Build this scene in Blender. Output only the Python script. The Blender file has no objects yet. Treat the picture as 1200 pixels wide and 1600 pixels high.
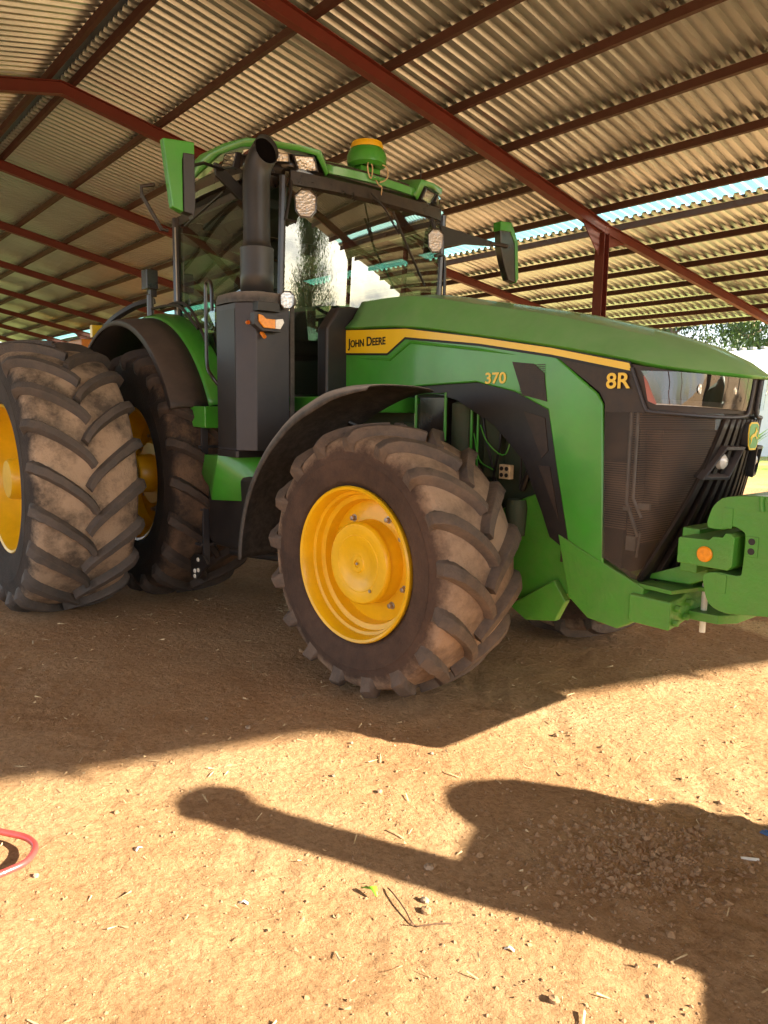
import bpy, math, random
import numpy as np
from mathutils import Vector, Matrix
random.seed(7); rng = np.random.default_rng(7)
R = math.radians
scene = bpy.context.scene
COL = scene.collection

# ------------------------------------------------------------------ materials
def new_mat(name):
    m = bpy.data.materials.new(name); m.use_nodes = True
    nt = m.node_tree; nt.nodes.clear()
    out = nt.nodes.new('ShaderNodeOutputMaterial')
    return m, nt, out

def N(nt, t, **kw):
    n = nt.nodes.new(t)
    for k, v in kw.items():
        if k in n.inputs: n.inputs[k].default_value = v
        else: setattr(n, k, v)
    return n

def ramp(nt, fac, stops):
    r = nt.nodes.new('ShaderNodeValToRGB')
    e = r.color_ramp.elements
    e[0].position, e[0].color = stops[0][0], stops[0][1]
    e[1].position, e[1].color = stops[1][0], stops[1][1]
    for p, c in stops[2:]:
        x = e.new(p); x.color = c
    nt.links.new(fac, r.inputs['Fac'])
    return r

def g(v): return (v, v, v, 1)

def surf(name, rgb, rough=.5, metal=0., coat=0., dust=0., dustcol=(.30, .19, .11), scale=6., bump=0., bscale=40.,
         topdust=0., var=.12, spec=.5):
    """painted / plastic / metal surface with grime noise, optional settled dust on upward faces"""
    m, nt, out = new_mat(name); L = nt.links
    b = N(nt, 'ShaderNodeBsdfPrincipled', **{'Roughness': rough, 'Metallic': metal, 'Coat Weight': coat, 'Coat Roughness': .12,
                                             'Specular IOR Level': spec})
    tc = N(nt, 'ShaderNodeTexCoord')
    n1 = N(nt, 'ShaderNodeTexNoise', Scale=scale, Detail=8., Roughness=.65)
    L.new(tc.outputs['Object'], n1.inputs['Vector'])
    base = ramp(nt, n1.outputs['Fac'], [(.3, (rgb[0]*(1-var), rgb[1]*(1-var), rgb[2]*(1-var), 1)),
                                       (.7, (min(1, rgb[0]*(1+var)), min(1, rgb[1]*(1+var)), min(1, rgb[2]*(1+var)), 1))])
    col = base.outputs['Color']
    if dust > 0 or topdust > 0:
        n2 = N(nt, 'ShaderNodeTexNoise', Scale=scale*2.3, Detail=10., Roughness=.7)
        L.new(tc.outputs['Object'], n2.inputs['Vector'])
        mr = N(nt, 'ShaderNodeMapRange', **{'From Min': .38, 'From Max': .72, 'To Min': dust*.35, 'To Max': min(1, dust*1.3)})
        L.new(n2.outputs['Fac'], mr.inputs['Value'])
        fac = mr.outputs['Result']
        if topdust > 0:
            ge = N(nt, 'ShaderNodeNewGeometry'); sp = N(nt, 'ShaderNodeSeparateXYZ')
            L.new(ge.outputs['Normal'], sp.inputs[0])
            m2 = N(nt, 'ShaderNodeMapRange', **{'From Min': .1, 'From Max': .85, 'To Min': 0., 'To Max': topdust})
            L.new(sp.outputs['Z'], m2.inputs['Value'])
            ad = N(nt, 'ShaderNodeMath', operation='ADD'); ad.use_clamp = True
            L.new(fac, ad.inputs[0]); L.new(m2.outputs['Result'], ad.inputs[1]); fac = ad.outputs[0]
        mx = N(nt, 'ShaderNodeMix', data_type='RGBA')
        L.new(fac, mx.inputs[0]); L.new(col, mx.inputs[6]); mx.inputs[7].default_value = (*dustcol, 1)
        col = mx.outputs[2]
        ro = N(nt, 'ShaderNodeMapRange', **{'To Min': rough, 'To Max': .9})
        L.new(fac, ro.inputs['Value']); L.new(ro.outputs['Result'], b.inputs['Roughness'])
    L.new(col, b.inputs['Base Color'])
    if bump > 0:
        n3 = N(nt, 'ShaderNodeTexNoise', Scale=bscale, Detail=5.)
        L.new(tc.outputs['Object'], n3.inputs['Vector'])
        bp = N(nt, 'ShaderNodeBump', Strength=bump, Distance=.01)
        L.new(n3.outputs['Fac'], bp.inputs['Height']); L.new(bp.outputs['Normal'], b.inputs['Normal'])
    L.new(b.outputs[0], out.inputs[0])
    return m

MT = {}
MT['green'] = surf('green_paint', (.038, .29, .018), .3, coat=.5, dust=.20, topdust=.5, dustcol=(.27, .42, .20), scale=3, var=.2)
MT['green_side'] = surf('green_panel', (.038, .29, .016), .3, coat=.5, dust=.16, dustcol=(.20, .22, .11), scale=2.2, var=.18)
MT['green_cast'] = surf('green_casting', (.052, .29, .018), .42, coat=.25, dust=.2, dustcol=(.22, .22, .09), topdust=.3, scale=5, bump=.25, bscale=60)
MT['yellow'] = surf('yellow_paint', (.86, .49, .002), .36, coat=.2, dust=.10, dustcol=(.40, .22, .06), scale=5)
MT['decal'] = surf('yellow_decal', (.85, .55, .008), .35, coat=.3, var=.03)
MT['black'] = surf('black_plastic', (.009, .008, .008), .42, dust=.10, dustcol=(.12, .085, .065), topdust=.35, scale=5)
MT['dark'] = surf('dark_grille', (.018, .012, .009), .45, dust=.28, dustcol=(.12, .075, .05), scale=7)
MT['blackgloss'] = surf('black_gloss', (.006, .006, .007), .25, coat=.4, dust=.1)
MT['stack'] = surf('exhaust_black', (.020, .020, .022), .36, dust=.08, dustcol=(.12, .1, .08), scale=4)
MT['greybox'] = surf('charcoal_cover', (.042, .043, .050), .42, metal=.35, dust=.12, dustcol=(.14, .1, .08), topdust=.5, scale=3)
MT['engine'] = surf('engine_green_dirty', (.03, .06, .025), .7, dust=.5, dustcol=(.08, .055, .035), scale=8)
MT['steel'] = surf('bare_steel', (.45, .43, .4), .4, metal=.9, dust=.3)
MT['ink'] = surf('black_ink', (.012, .01, .008), .5, var=.02)
MT['rubber'] = surf('rubber_dusty', (.05, .040, .034), .72, dust=.55, dustcol=(.22, .145, .098), scale=3.4, bump=.5, bscale=70)
MT['rubber_wall'] = surf('rubber_sidewall', (.045, .033, .027), .72, dust=.42, dustcol=(.13, .078, .05), scale=2.2, bump=.3, bscale=45)
MT['tread'] = surf('tread_mud', (.16, .10, .065), .9, dust=.7, dustcol=(.33, .21, .13), scale=5, bump=1., bscale=90)
MT['rubber_r'] = surf('rubber_dusty_grey', (.055, .050, .046), .72, dust=.36, dustcol=(.20, .14, .10), scale=4, bump=.5, bscale=70)
MT['tread_r'] = surf('tread_dust', (.05, .042, .036), .85, dust=.95, dustcol=(.36, .255, .17), scale=2.6, bump=.9, bscale=80)
def carcass(name, wall, tread, tread2, rsh, bw):
    m, nt, out = new_mat(name); L = nt.links
    b = N(nt, 'ShaderNodeBsdfPrincipled', Roughness=.85, **{'Specular IOR Level': .25})
    tc = N(nt, 'ShaderNodeTexCoord'); sp = N(nt, 'ShaderNodeSeparateXYZ'); L.new(tc.outputs['Object'], sp.inputs[0])
    cb = N(nt, 'ShaderNodeCombineXYZ'); L.new(sp.outputs['X'], cb.inputs['X']); L.new(sp.outputs['Z'], cb.inputs['Y'])
    ln = N(nt, 'ShaderNodeVectorMath', operation='LENGTH'); L.new(cb.outputs[0], ln.inputs[0])
    n1 = N(nt, 'ShaderNodeTexNoise', Scale=7., Detail=8., Roughness=.7); L.new(tc.outputs['Object'], n1.inputs['Vector'])
    ma = N(nt, 'ShaderNodeMath', operation='MULTIPLY_ADD'); L.new(n1.outputs['Fac'], ma.inputs[0]); ma.inputs[1].default_value = .16; L.new(ln.outputs['Value'], ma.inputs[2])
    mr = N(nt, 'ShaderNodeMapRange', **{'From Min': rsh+.08-bw, 'From Max': rsh+.08+bw*.4}); L.new(ma.outputs[0], mr.inputs['Value'])
    n2 = N(nt, 'ShaderNodeTexNoise', Scale=3.5, Detail=9., Roughness=.7); L.new(tc.outputs['Object'], n2.inputs['Vector'])
    r1 = ramp(nt, n2.outputs['Fac'], [(.35, (*wall, 1)), (.68, (wall[0]*2.1, wall[1]*1.95, wall[2]*1.8, 1))])
    r2 = ramp(nt, n2.outputs['Fac'], [(.38, (*tread, 1)), (.58, (*tread2, 1))])
    mx = N(nt, 'ShaderNodeMix', data_type='RGBA'); L.new(mr.outputs[0], mx.inputs[0]); L.new(r1.outputs[0], mx.inputs[6]); L.new(r2.outputs[0], mx.inputs[7]); L.new(mx.outputs[2], b.inputs['Base Color'])
    n3 = N(nt, 'ShaderNodeTexNoise', Scale=75., Detail=6.); L.new(tc.outputs['Object'], n3.inputs['Vector'])
    bp = N(nt, 'ShaderNodeBump', Strength=.7, Distance=.008); L.new(n3.outputs['Fac'], bp.inputs['Height'])
    sn = N(nt, 'ShaderNodeMath', operation='MULTIPLY'); L.new(ln.outputs['Value'], sn.inputs[0]); sn.inputs[1].default_value = 170.
    s2 = N(nt, 'ShaderNodeMath', operation='SINE'); L.new(sn.outputs[0], s2.inputs[0]); s3 = N(nt, 'ShaderNodeMath', operation='POWER'); s4 = N(nt, 'ShaderNodeMath', operation='ABSOLUTE'); L.new(s2.outputs[0], s4.inputs[0]); L.new(s4.outputs[0], s3.inputs[0]); s3.inputs[1].default_value = 14.
    b2 = N(nt, 'ShaderNodeBump', Strength=.25, Distance=.004); L.new(s3.outputs[0], b2.inputs['Height']); L.new(bp.outputs[0], b2.inputs['Normal']); L.new(b2.outputs[0], b.inputs['Normal'])
    L.new(b.outputs[0], out.inputs[0]); return m
MT['carcass_f'] = carcass('front_tyre_carcass', (.050, .032, .024), (.17, .112, .075), (.34, .23, .15), .655, .05)
MT['carcass_r'] = carcass('rear_tyre_carcass', (.035, .028, .024), (.10, .075, .055), (.40, .285, .19), .905, .05)
MT['carcass_shade'] = carcass('inner_tyre_carcass_shade', (.02, .016, .014), (.030, .022, .018), (.13, .08, .05), .905, .05)  # shade on the inner dual tyres put into a darker carcass colour
MT['rubber_shade'] = surf('inner_rubber_shade', (.025, .021, .018), .75, dust=.3, dustcol=(.14, .08, .05), scale=4, bump=.5, bscale=70)  # lug rubber darkened the same way for the shaded inner tyres
MT['mudblack'] = surf('mud_splashed_plastic', (.009, .008, .007), .5, dust=.20, dustcol=(.34, .29, .25), topdust=1., scale=9, bump=.4, bscale=30)
MT['flare'] = surf('flare_plastic', (.014, .012, .011), .55, dust=.28, dustcol=(.16, .11, .08), topdust=.35, scale=3)
MT['bore_dark'] = surf('bore_dark', (.006, .005, .005), .95, spec=.0)  # flat black that paints the dark hollow of the exhaust mouth
MT['red'] = surf('red_oxide', (.165, .024, .016), .55, dust=.25, dustcol=(.12, .05, .03), scale=2.5)
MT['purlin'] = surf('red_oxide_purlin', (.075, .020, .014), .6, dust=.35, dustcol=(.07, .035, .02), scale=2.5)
MT['redpipe'] = surf('red_pipe_paint', (.55, .035, .04), .3, coat=.3, dust=.15)
MT['white'] = surf('white_sheet_metal', (.78, .79, .80), .45, var=.03)
MT['ridge'] = surf('galvanised_dark', (.28, .27, .25), .45, metal=.8)
MT['orange'] = surf('orange_paint', (.75, .22, .01), .4, dust=.1)
MT['wood'] = surf('bark', (.16, .12, .085), .85, bump=.8, bscale=20, dust=.3)
MT['fabric'] = surf('seat_fabric', (.03, .03, .03), .9)
MT['intr'] = surf('cab_interior', (.05, .05, .048), .7)
MT['stone'] = surf('stone', (.33, .23, .15), .9, bump=.5, scale=20)
MT['clod'] = surf('clod', (.31, .185, .095), .95, bump=.6, scale=25)
MT['straw'] = surf('straw', (.55, .40, .22), .8, var=.3, scale=30)
MT['twig'] = surf('twig', (.10, .05, .025), .85)
MT['whitebit'] = surf('pale_chip', (.75, .70, .6), .6)
MT['blue'] = surf('blue_plastic', (.05, .12, .3), .5)
MT['leafgreen'] = surf('fresh_leaf', (.25, .55, .03), .5)
MT['rock'] = surf('caster_plastic', (.03, .12, .04), .5, dust=.2)

def corrugated_mat():
    m, nt, out = new_mat('galvanised_roof'); L = nt.links
    b = N(nt, 'ShaderNodeBsdfPrincipled', Metallic=.97, Roughness=.38)
    tc = N(nt, 'ShaderNodeTexCoord'); mp = N(nt, 'ShaderNodeMapping')
    mp.inputs['Scale'].default_value = (1.4, .35, 1)
    L.new(tc.outputs['Object'], mp.inputs[0])
    n = N(nt, 'ShaderNodeTexNoise', Scale=2.2, Detail=8., Roughness=.65); L.new(mp.outputs[0], n.inputs['Vector'])
    r = ramp(nt, n.outputs['Fac'], [(.27, (.46, .44, .38, 1)), (.36, (.60, .64, .62, 1)), (.75, (.72, .77, .76, 1))])
    L.new(r.outputs[0], b.inputs['Base Color'])
    r2 = ramp(nt, n.outputs['Fac'], [(.3, g(.38)), (.7, g(.28))]); L.new(r2.outputs[0], b.inputs['Roughness'])
    L.new(b.outputs[0], out.inputs[0]); return m
MT['roof'] = corrugated_mat()

def translucent_mat():
    m, nt, out = new_mat('translucent_sheet'); L = nt.links
    t = N(nt, 'ShaderNodeBsdfTranslucent', Color=(.55, .88, .84, 1)); d = N(nt, 'ShaderNodeBsdfDiffuse', Color=(.5, .75, .72, 1))
    tr = N(nt, 'ShaderNodeBsdfTransparent', Color=(.6, .85, .85, 1))
    mx = N(nt, 'ShaderNodeMixShader', Fac=.2); L.new(t.outputs[0], mx.inputs[1]); L.new(d.outputs[0], mx.inputs[2])
    m2 = N(nt, 'ShaderNodeMixShader', Fac=.15); L.new(mx.outputs[0], m2.inputs[1]); L.new(tr.outputs[0], m2.inputs[2])
    L.new(m2.outputs[0], out.inputs[0]); return m
MT['translucent'] = translucent_mat()

def glass_mat(name, tint, refl=.10, grime=.04):
    m, nt, out = new_mat(name); L = nt.links
    tr = N(nt, 'ShaderNodeBsdfTransparent', Color=(*tint, 1)); gl = N(nt, 'ShaderNodeBsdfGlossy', Roughness=.0, Color=(.95, 1, .98, 1))
    fr = N(nt, 'ShaderNodeFresnel', IOR=1.55)
    ad = N(nt, 'ShaderNodeMath', operation='ADD'); ad.use_clamp = True; ad.inputs[1].default_value = refl
    L.new(fr.outputs[0], ad.inputs[0])
    mx = N(nt, 'ShaderNodeMixShader'); L.new(ad.outputs[0], mx.inputs[0]); L.new(tr.outputs[0], mx.inputs[1]); L.new(gl.outputs[0], mx.inputs[2])
    df = N(nt, 'ShaderNodeBsdfDiffuse', Color=(.35, .28, .2, 1))
    tc = N(nt, 'ShaderNodeTexCoord'); n = N(nt, 'ShaderNodeTexNoise', Scale=4., Detail=9., Roughness=.7); L.new(tc.outputs['Object'], n.inputs['Vector'])
    mr = N(nt, 'ShaderNodeMapRange', **{'From Min': .4, 'From Max': .8, 'To Min': grime*.4, 'To Max': grime*2.2}); L.new(n.outputs['Fac'], mr.inputs['Value'])
    m2 = N(nt, 'ShaderNodeMixShader'); L.new(mr.outputs[0], m2.inputs[0]); L.new(mx.outputs[0], m2.inputs[1]); L.new(df.outputs[0], m2.inputs[2])
    L.new(m2.outputs[0], out.inputs[0]); return m
MT['glass'] = glass_mat('windscreen_glass', (.34, .46, .40), .13)
MT['sideglass'] = glass_mat('side_glass', (.42, .60, .50), .04)
MT['lens'] = glass_mat('lamp_lens', (.85, .85, .85), .06, .05)
MT['headlens'] = glass_mat('headlamp_lens', (.26, .26, .28), .08, .05)

def perf_mat():
    m, nt, out = new_mat('perforated_screen'); L = nt.links
    b = N(nt, 'ShaderNodeBsdfPrincipled', **{'Base Color': (.055, .035, .025, 1), 'Roughness': .5})
    tc = N(nt, 'ShaderNodeTexCoord'); n = N(nt, 'ShaderNodeTexNoise', Scale=7., Detail=8.); L.new(tc.outputs['Object'], n.inputs['Vector'])
    r = ramp(nt, n.outputs['Fac'], [(.35, (.018, .012, .009, 1)), (.7, (.075, .048, .032, 1))]); L.new(r.outputs[0], b.inputs['Base Color'])
    tr = N(nt, 'ShaderNodeBsdfTransparent'); mx = N(nt, 'ShaderNodeMixShader', Fac=.36)
    L.new(b.outputs[0], mx.inputs[1]); L.new(tr.outputs[0], mx.inputs[2]); L.new(mx.outputs[0], out.inputs[0]); return m
MT['perf'] = perf_mat()

def fins_mat():
    m, nt, out = new_mat('radiator_fins'); L = nt.links
    b = N(nt, 'ShaderNodeBsdfPrincipled', Roughness=.6)
    tc = N(nt, 'ShaderNodeTexCoord'); w = N(nt, 'ShaderNodeTexWave', Scale=28., Distortion=.0, bands_direction='Z')
    L.new(tc.outputs['Object'], w.inputs['Vector'])
    r = ramp(nt, w.outputs['Fac'], [(.3, (.05, .03, .02, 1)), (.8, (.42, .27, .17, 1))]); L.new(r.outputs[0], b.inputs['Base Color'])
    L.new(b.outputs[0], out.inputs[0]); return m
MT['fins'] = fins_mat()

def reflector_mat(name, col, rough=.22):
    m, nt, out = new_mat(name); L = nt.links
    b = N(nt, 'ShaderNodeBsdfPrincipled', **{'Base Color': (*col, 1), 'Metallic': .6, 'Roughness': rough})
    tc = N(nt, 'ShaderNodeTexCoord'); v = N(nt, 'ShaderNodeTexVoronoi', Scale=55.); L.new(tc.outputs['Object'], v.inputs['Vector'])
    bp = N(nt, 'ShaderNodeBump', Strength=.8, Distance=.006); L.new(v.outputs['Distance'], bp.inputs['Height']); L.new(bp.outputs[0], b.inputs['Normal'])
    L.new(b.outputs[0], out.inputs[0]); return m
MT['chrome'] = reflector_mat('lamp_reflector', (.9, .86, .8))
MT['amber'] = surf('amber_lens', (.95, .30, .003), .35, coat=.15, var=.2, scale=60)
MT['ledred'] = surf('rosy_light_bar', (.42, .13, .09), .3, var=.05)
MT['clearplastic'] = surf('clear_plastic_cover', (.62, .58, .52), .15, coat=.8, var=.15, scale=60)

def ground_mat():
    m, nt, out = new_mat('dry_earth'); L = nt.links
    b = N(nt, 'ShaderNodeBsdfPrincipled', Roughness=.95, **{'Specular IOR Level': .1})
    ge = N(nt, 'ShaderNodeNewGeometry'); P = ge.outputs['Position']
    n1 = N(nt, 'ShaderNodeTexNoise', Scale=.9, Detail=9., Roughness=.62); L.new(P, n1.inputs['Vector'])
    n2 = N(nt, 'ShaderNodeTexNoise', Scale=38., Detail=6., Roughness=.75); L.new(P, n2.inputs['Vector'])
    r1 = ramp(nt, n1.outputs['Fac'], [(.25, (.39, .208, .098, 1)), (.5, (.48, .285, .145, 1)), (.75, (.56, .37, .21, 1))])
    r2 = ramp(nt, n2.outputs['Fac'], [(.36, (.50, .43, .36, 1)), (.56, (1.04, 1.02, 1., 1))])
    mul = N(nt, 'ShaderNodeMix', data_type='RGBA', blend_type='MULTIPLY'); mul.inputs[0].default_value = .6
    L.new(r1.outputs[0], mul.inputs[6]); L.new(r2.outputs[0], mul.inputs[7])
    # pale speckles of straw and grit
    v = N(nt, 'ShaderNodeTexVoronoi', Scale=55.); L.new(P, v.inputs['Vector'])
    lt = N(nt, 'ShaderNodeMath', operation='LESS_THAN'); lt.inputs[1].default_value = .11; L.new(v.outputs['Distance'], lt.inputs[0])
    n3 = N(nt, 'ShaderNodeTexNoise', Scale=3., Detail=3.); L.new(P, n3.inputs['Vector'])
    gt = N(nt, 'ShaderNodeMath', operation='GREATER_THAN'); gt.inputs[1].default_value = .55; L.new(n3.outputs['Fac'], gt.inputs[0])
    mm = N(nt, 'ShaderNodeMath', operation='MULTIPLY'); L.new(lt.outputs[0], mm.inputs[0]); L.new(gt.outputs[0], mm.inputs[1])
    sp = N(nt, 'ShaderNodeMix', data_type='RGBA'); L.new(mm.outputs[0], sp.inputs[0]); L.new(mul.outputs[2], sp.inputs[6]); sp.inputs[7].default_value = (.55, .44, .30, 1)
    # grass beyond the shed
    sx = N(nt, 'ShaderNodeSeparateXYZ'); L.new(P, sx.inputs[0])
    gx_ = N(nt, 'ShaderNodeMapRange', **{'From Min': -12., 'From Max': -18.}); L.new(sx.outputs['X'], gx_.inputs['Value'])
    gy_ = N(nt, 'ShaderNodeMapRange', **{'From Min': 12.5, 'From Max': 17.}); L.new(sx.outputs['Y'], gy_.inputs['Value'])
    gm = N(nt, 'ShaderNodeMath', operation='MAXIMUM'); L.new(gx_.outputs[0], gm.inputs[0]); L.new(gy_.outputs[0], gm.inputs[1])
    ng = N(nt, 'ShaderNodeTexNoise', Scale=.35, Detail=8.); L.new(P, ng.inputs['Vector'])
    gr = ramp(nt, ng.outputs['Fac'], [(.4, (.24, .30, .07, 1)), (.65, (.42, .34, .14, 1))])
    fx = N(nt, 'ShaderNodeMix', data_type='RGBA'); L.new(gm.outputs[0], fx.inputs[0]); L.new(sp.outputs[2], fx.inputs[6]); L.new(gr.outputs[0], fx.inputs[7])
    L.new(fx.outputs[2], b.inputs['Base Color'])
    nb = N(nt, 'ShaderNodeTexNoise', Scale=22., Detail=12., Roughness=.72); L.new(P, nb.inputs['Vector'])
    bp = N(nt, 'ShaderNodeBump', Strength=1., Distance=.035); L.new(nb.outputs['Fac'], bp.inputs['Height'])
    nd = N(nt, 'ShaderNodeTexNoise', Scale=7., Detail=3., Distortion=1.2); L.new(P, nd.inputs['Vector']); b0 = N(nt, 'ShaderNodeBump', Strength=.5, Distance=.05); L.new(nd.outputs['Fac'], b0.inputs['Height']); L.new(b0.outputs[0], bp.inputs['Normal'])
    nc = N(nt, 'ShaderNodeTexNoise', Scale=120., Detail=4.); L.new(P, nc.inputs['Vector'])
    b2 = N(nt, 'ShaderNodeBump', Strength=.5, Distance=.006); L.new(nc.outputs['Fac'], b2.inputs['Height']); L.new(bp.outputs[0], b2.inputs['Normal'])
    L.new(b2.outputs[0], b.inputs['Normal']); L.new(b.outputs[0], out.inputs[0]); return m
MT['ground'] = ground_mat()

def leaf_mat(name, a, b_):
    m, nt, out = new_mat(name); L = nt.links
    ge = N(nt, 'ShaderNodeNewGeometry'); n = N(nt, 'ShaderNodeTexNoise', Scale=.8, Detail=4.); L.new(ge.outputs['Position'], n.inputs['Vector'])
    r = ramp(nt, n.outputs['Fac'], [(.35, (*a, 1)), (.65, (*b_, 1))])
    d = N(nt, 'ShaderNodeBsdfPrincipled', Roughness=.45); t = N(nt, 'ShaderNodeBsdfTranslucent')
    L.new(r.outputs[0], d.inputs['Base Color']); L.new(r.outputs[0], t.inputs['Color'])
    mx = N(nt, 'ShaderNodeMixShader', Fac=.3); L.new(d.outputs[0], mx.inputs[1]); L.new(t.outputs[0], mx.inputs[2])
    L.new(mx.outputs[0], out.inputs[0]); return m
MT['leaf'] = leaf_mat('gum_leaves', (.045, .085, .02), (.12, .19, .05))
MT['leaf2'] = leaf_mat('garden_leaves', (.06, .15, .02), (.20, .34, .05))

# ------------------------------------------------------------------ mesh builder
class MB:
    def __init__(s): s.v = []; s.f = []; s.m = []
    def add(s, v, f, mi=0):
        o = len(s.v); s.v += [tuple(map(float, p)) for p in v]; s.f += [tuple(i+o for i in q) for q in f]; s.m += [mi]*len(f); return s
    def box(s, x0, x1, y0, y1, z0, z1, mi=0):
        v = [(x, y, z) for x in (x0, x1) for y in (y0, y1) for z in (z0, z1)]
        return s.add(v, [(0, 1, 3, 2), (4, 6, 7, 5), (0, 4, 5, 1), (2, 3, 7, 6), (0, 2, 6, 4), (1, 5, 7, 3)], mi)
    def prism(s, pts, plane, a, b, mi=0):
        """extrude a 2-D outline; plane 'xz' (a,b along y), 'xy' (along z), 'yz' (along x)"""
        def P(p, t): return {'xz': (p[0], t, p[1]), 'xy': (p[0], p[1], t), 'yz': (t, p[0], p[1])}[plane]
        n = len(pts); ar = sum(pts[i][0]*pts[(i+1) % n][1]-pts[(i+1) % n][0]*pts[i][1] for i in range(n))
        if ar < 0: pts = pts[::-1]
        v = [P(p, a) for p in pts]+[P(p, b) for p in pts]
        f = [tuple(range(n)), tuple(range(2*n-1, n-1, -1))]+[(i, i+n, (i+1) % n+n, (i+1) % n) for i in range(n)]
        flip = (plane == 'xz') == (b > a)
        if not flip: f = [q[::-1] for q in f]
        f = [q[::-1] for q in f]
        return s.add(v, f, mi)
    def tube(s, path, r, n=10, mi=0, cap=True, taper=None):
        path = [Vector(p) for p in path]; v = []; f = []
        up = None
        for i, p in enumerate(path):
            d = (path[min(i+1, len(path)-1)]-path[max(i-1, 0)]).normalized()
            if up is None:
                up = Vector((0, 0, 1)) if abs(d.z) < .9 else Vector((1, 0, 0))
            up = (up-d*up.dot(d)).normalized(); si = d.cross(up)
            rr = r if taper is None else r*taper[i]
            for k in range(n):
                a = 2*math.pi*k/n; v.append(p+up*math.cos(a)*rr+si*math.sin(a)*rr)
        for i in range(len(path)-1):
            for k in range(n):
                f.append((i*n+k, (i+1)*n+k, (i+1)*n+(k+1) % n, i*n+(k+1) % n))
        if cap: f += [tuple(range(n)), tuple(range(len(path)*n-1, (len(path)-1)*n-1, -1))]
        return s.add(v, f, mi)
    def lathe(s, prof, c, n=48, mi=0, axis='y'):
        """profile (w,r) about an axis through c; w runs along the axis"""
        v = []; f = []
        for (w, r) in prof:
            for k in range(n):
                a = 2*math.pi*k/n
                q = (math.cos(a)*r, w, math.sin(a)*r) if axis == 'y' else (math.cos(a)*r, math.sin(a)*r, w) if axis == 'z' else (w, math.cos(a)*r, math.sin(a)*r)
                v.append((c[0]+q[0], c[1]+q[1], c[2]+q[2]))
        for i in range(len(prof)-1):
            for k in range(n): f.append((i*n+k, i*n+(k+1) % n, (i+1)*n+(k+1) % n, (i+1)*n+k))
        return s.add(v, f, mi)
    def grid(s, rows, mi=0, closed=False):
        n = len(rows[0]); v = [p for r in rows for p in r]; f = []
        for i in range(len(rows)-1):
            for k in range(n if closed else n-1): f.append((i*n+k, i*n+(k+1) % n, (i+1)*n+(k+1) % n, (i+1)*n+k))
        return s.add(v, f, mi)
    def mirror_y(s):
        s.add([(x, -y, z) for x, y, z in s.v], [q[::-1] for q in s.f]); return s
    def build(s, name, mats, parent=None, bevel=0, smooth=35, solid=0, loc=None, subd=0):
        me = bpy.data.meshes.new(name); me.from_pydata(s.v, [], s.f)
        if not isinstance(mats, (list, tuple)): mats = [mats]
        for m in mats: me.materials.append(MT[m] if isinstance(m, str) else m)
        me.polygons.foreach_set('material_index', [min(i, len(mats)-1) for i in s.m])
        me.validate(); me.update()
        if smooth:
            me.polygons.foreach_set('use_smooth', [True]*len(me.polygons)); me.set_sharp_from_angle(angle=R(smooth))
        o = bpy.data.objects.new(name, me); COL.objects.link(o)
        if loc: o.location = loc
        if parent:
            o.parent = parent
        if solid:
            md = o.modifiers.new('s', 'SOLIDIFY'); md.thickness = solid; md.offset = 0
        if bevel:
            md = o.modifiers.new('b', 'BEVEL'); md.width = bevel; md.segments = 2; md.limit_method = 'ANGLE'; md.angle_limit = R(32); md.harden_normals = True
        return o

def empty(name, loc=(0, 0, 0), label=None, cat=None, group=None):
    o = bpy.data.objects.new(name, None); COL.objects.link(o); o.location = loc; o.empty_display_size = .2
    tag(o, label, cat, group); return o
def tag(o, label=None, cat=None, group=None, kind=None):
    for k, v in (('label', label), ('category', cat), ('group', group), ('kind', kind)):
        if v: o[k] = v
    return o

def cr(pts, n):
    """Catmull-Rom resample to n points (uniform in segment parameter)"""
    p = np.array(pts, float); m = len(p); out = []
    P = np.vstack([2*p[0]-p[1], p, 2*p[-1]-p[-2]])
    for t in np.linspace(0, m-1-1e-9, n):
        i = int(t); u = t-i; a, b, c, d = P[i], P[i+1], P[i+2], P[i+3]
        out.append(.5*((2*b)+(-a+c)*u+(2*a-5*b+4*c-d)*u*u+(-a+3*b-3*c+d)*u**3))
    return np.array(out)

# ------------------------------------------------------------------ camera, world, sun
fpx, pit, roll, yaw = 1142., .1379, .0154, 2.448
CAM = Vector((5.91, -3.4917, 1.5738))
fw = Vector((math.cos(yaw)*math.cos(pit), math.sin(yaw)*math.cos(pit), -math.sin(pit)))
rt = Vector((math.sin(yaw), -math.cos(yaw), 0)); up = rt.cross(fw)
r2 = rt*math.cos(roll)+up*math.sin(roll); u2 = -rt*math.sin(roll)+up*math.cos(roll)
cd = bpy.data.cameras.new('camera'); cam = bpy.data.objects.new('camera', cd); COL.objects.link(cam)
cd.sensor_fit = 'HORIZONTAL'; cd.sensor_width = 36; cd.lens = 36*fpx/1200; cd.clip_end = 2000; cd.clip_start = .05
mw = Matrix((( r2.x, u2.x, -fw.x, CAM.x), (r2.y, u2.y, -fw.y, CAM.y), (r2.z, u2.z, -fw.z, CAM.z), (0, 0, 0, 1)))
cam.matrix_world = mw; scene.camera = cam

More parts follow.
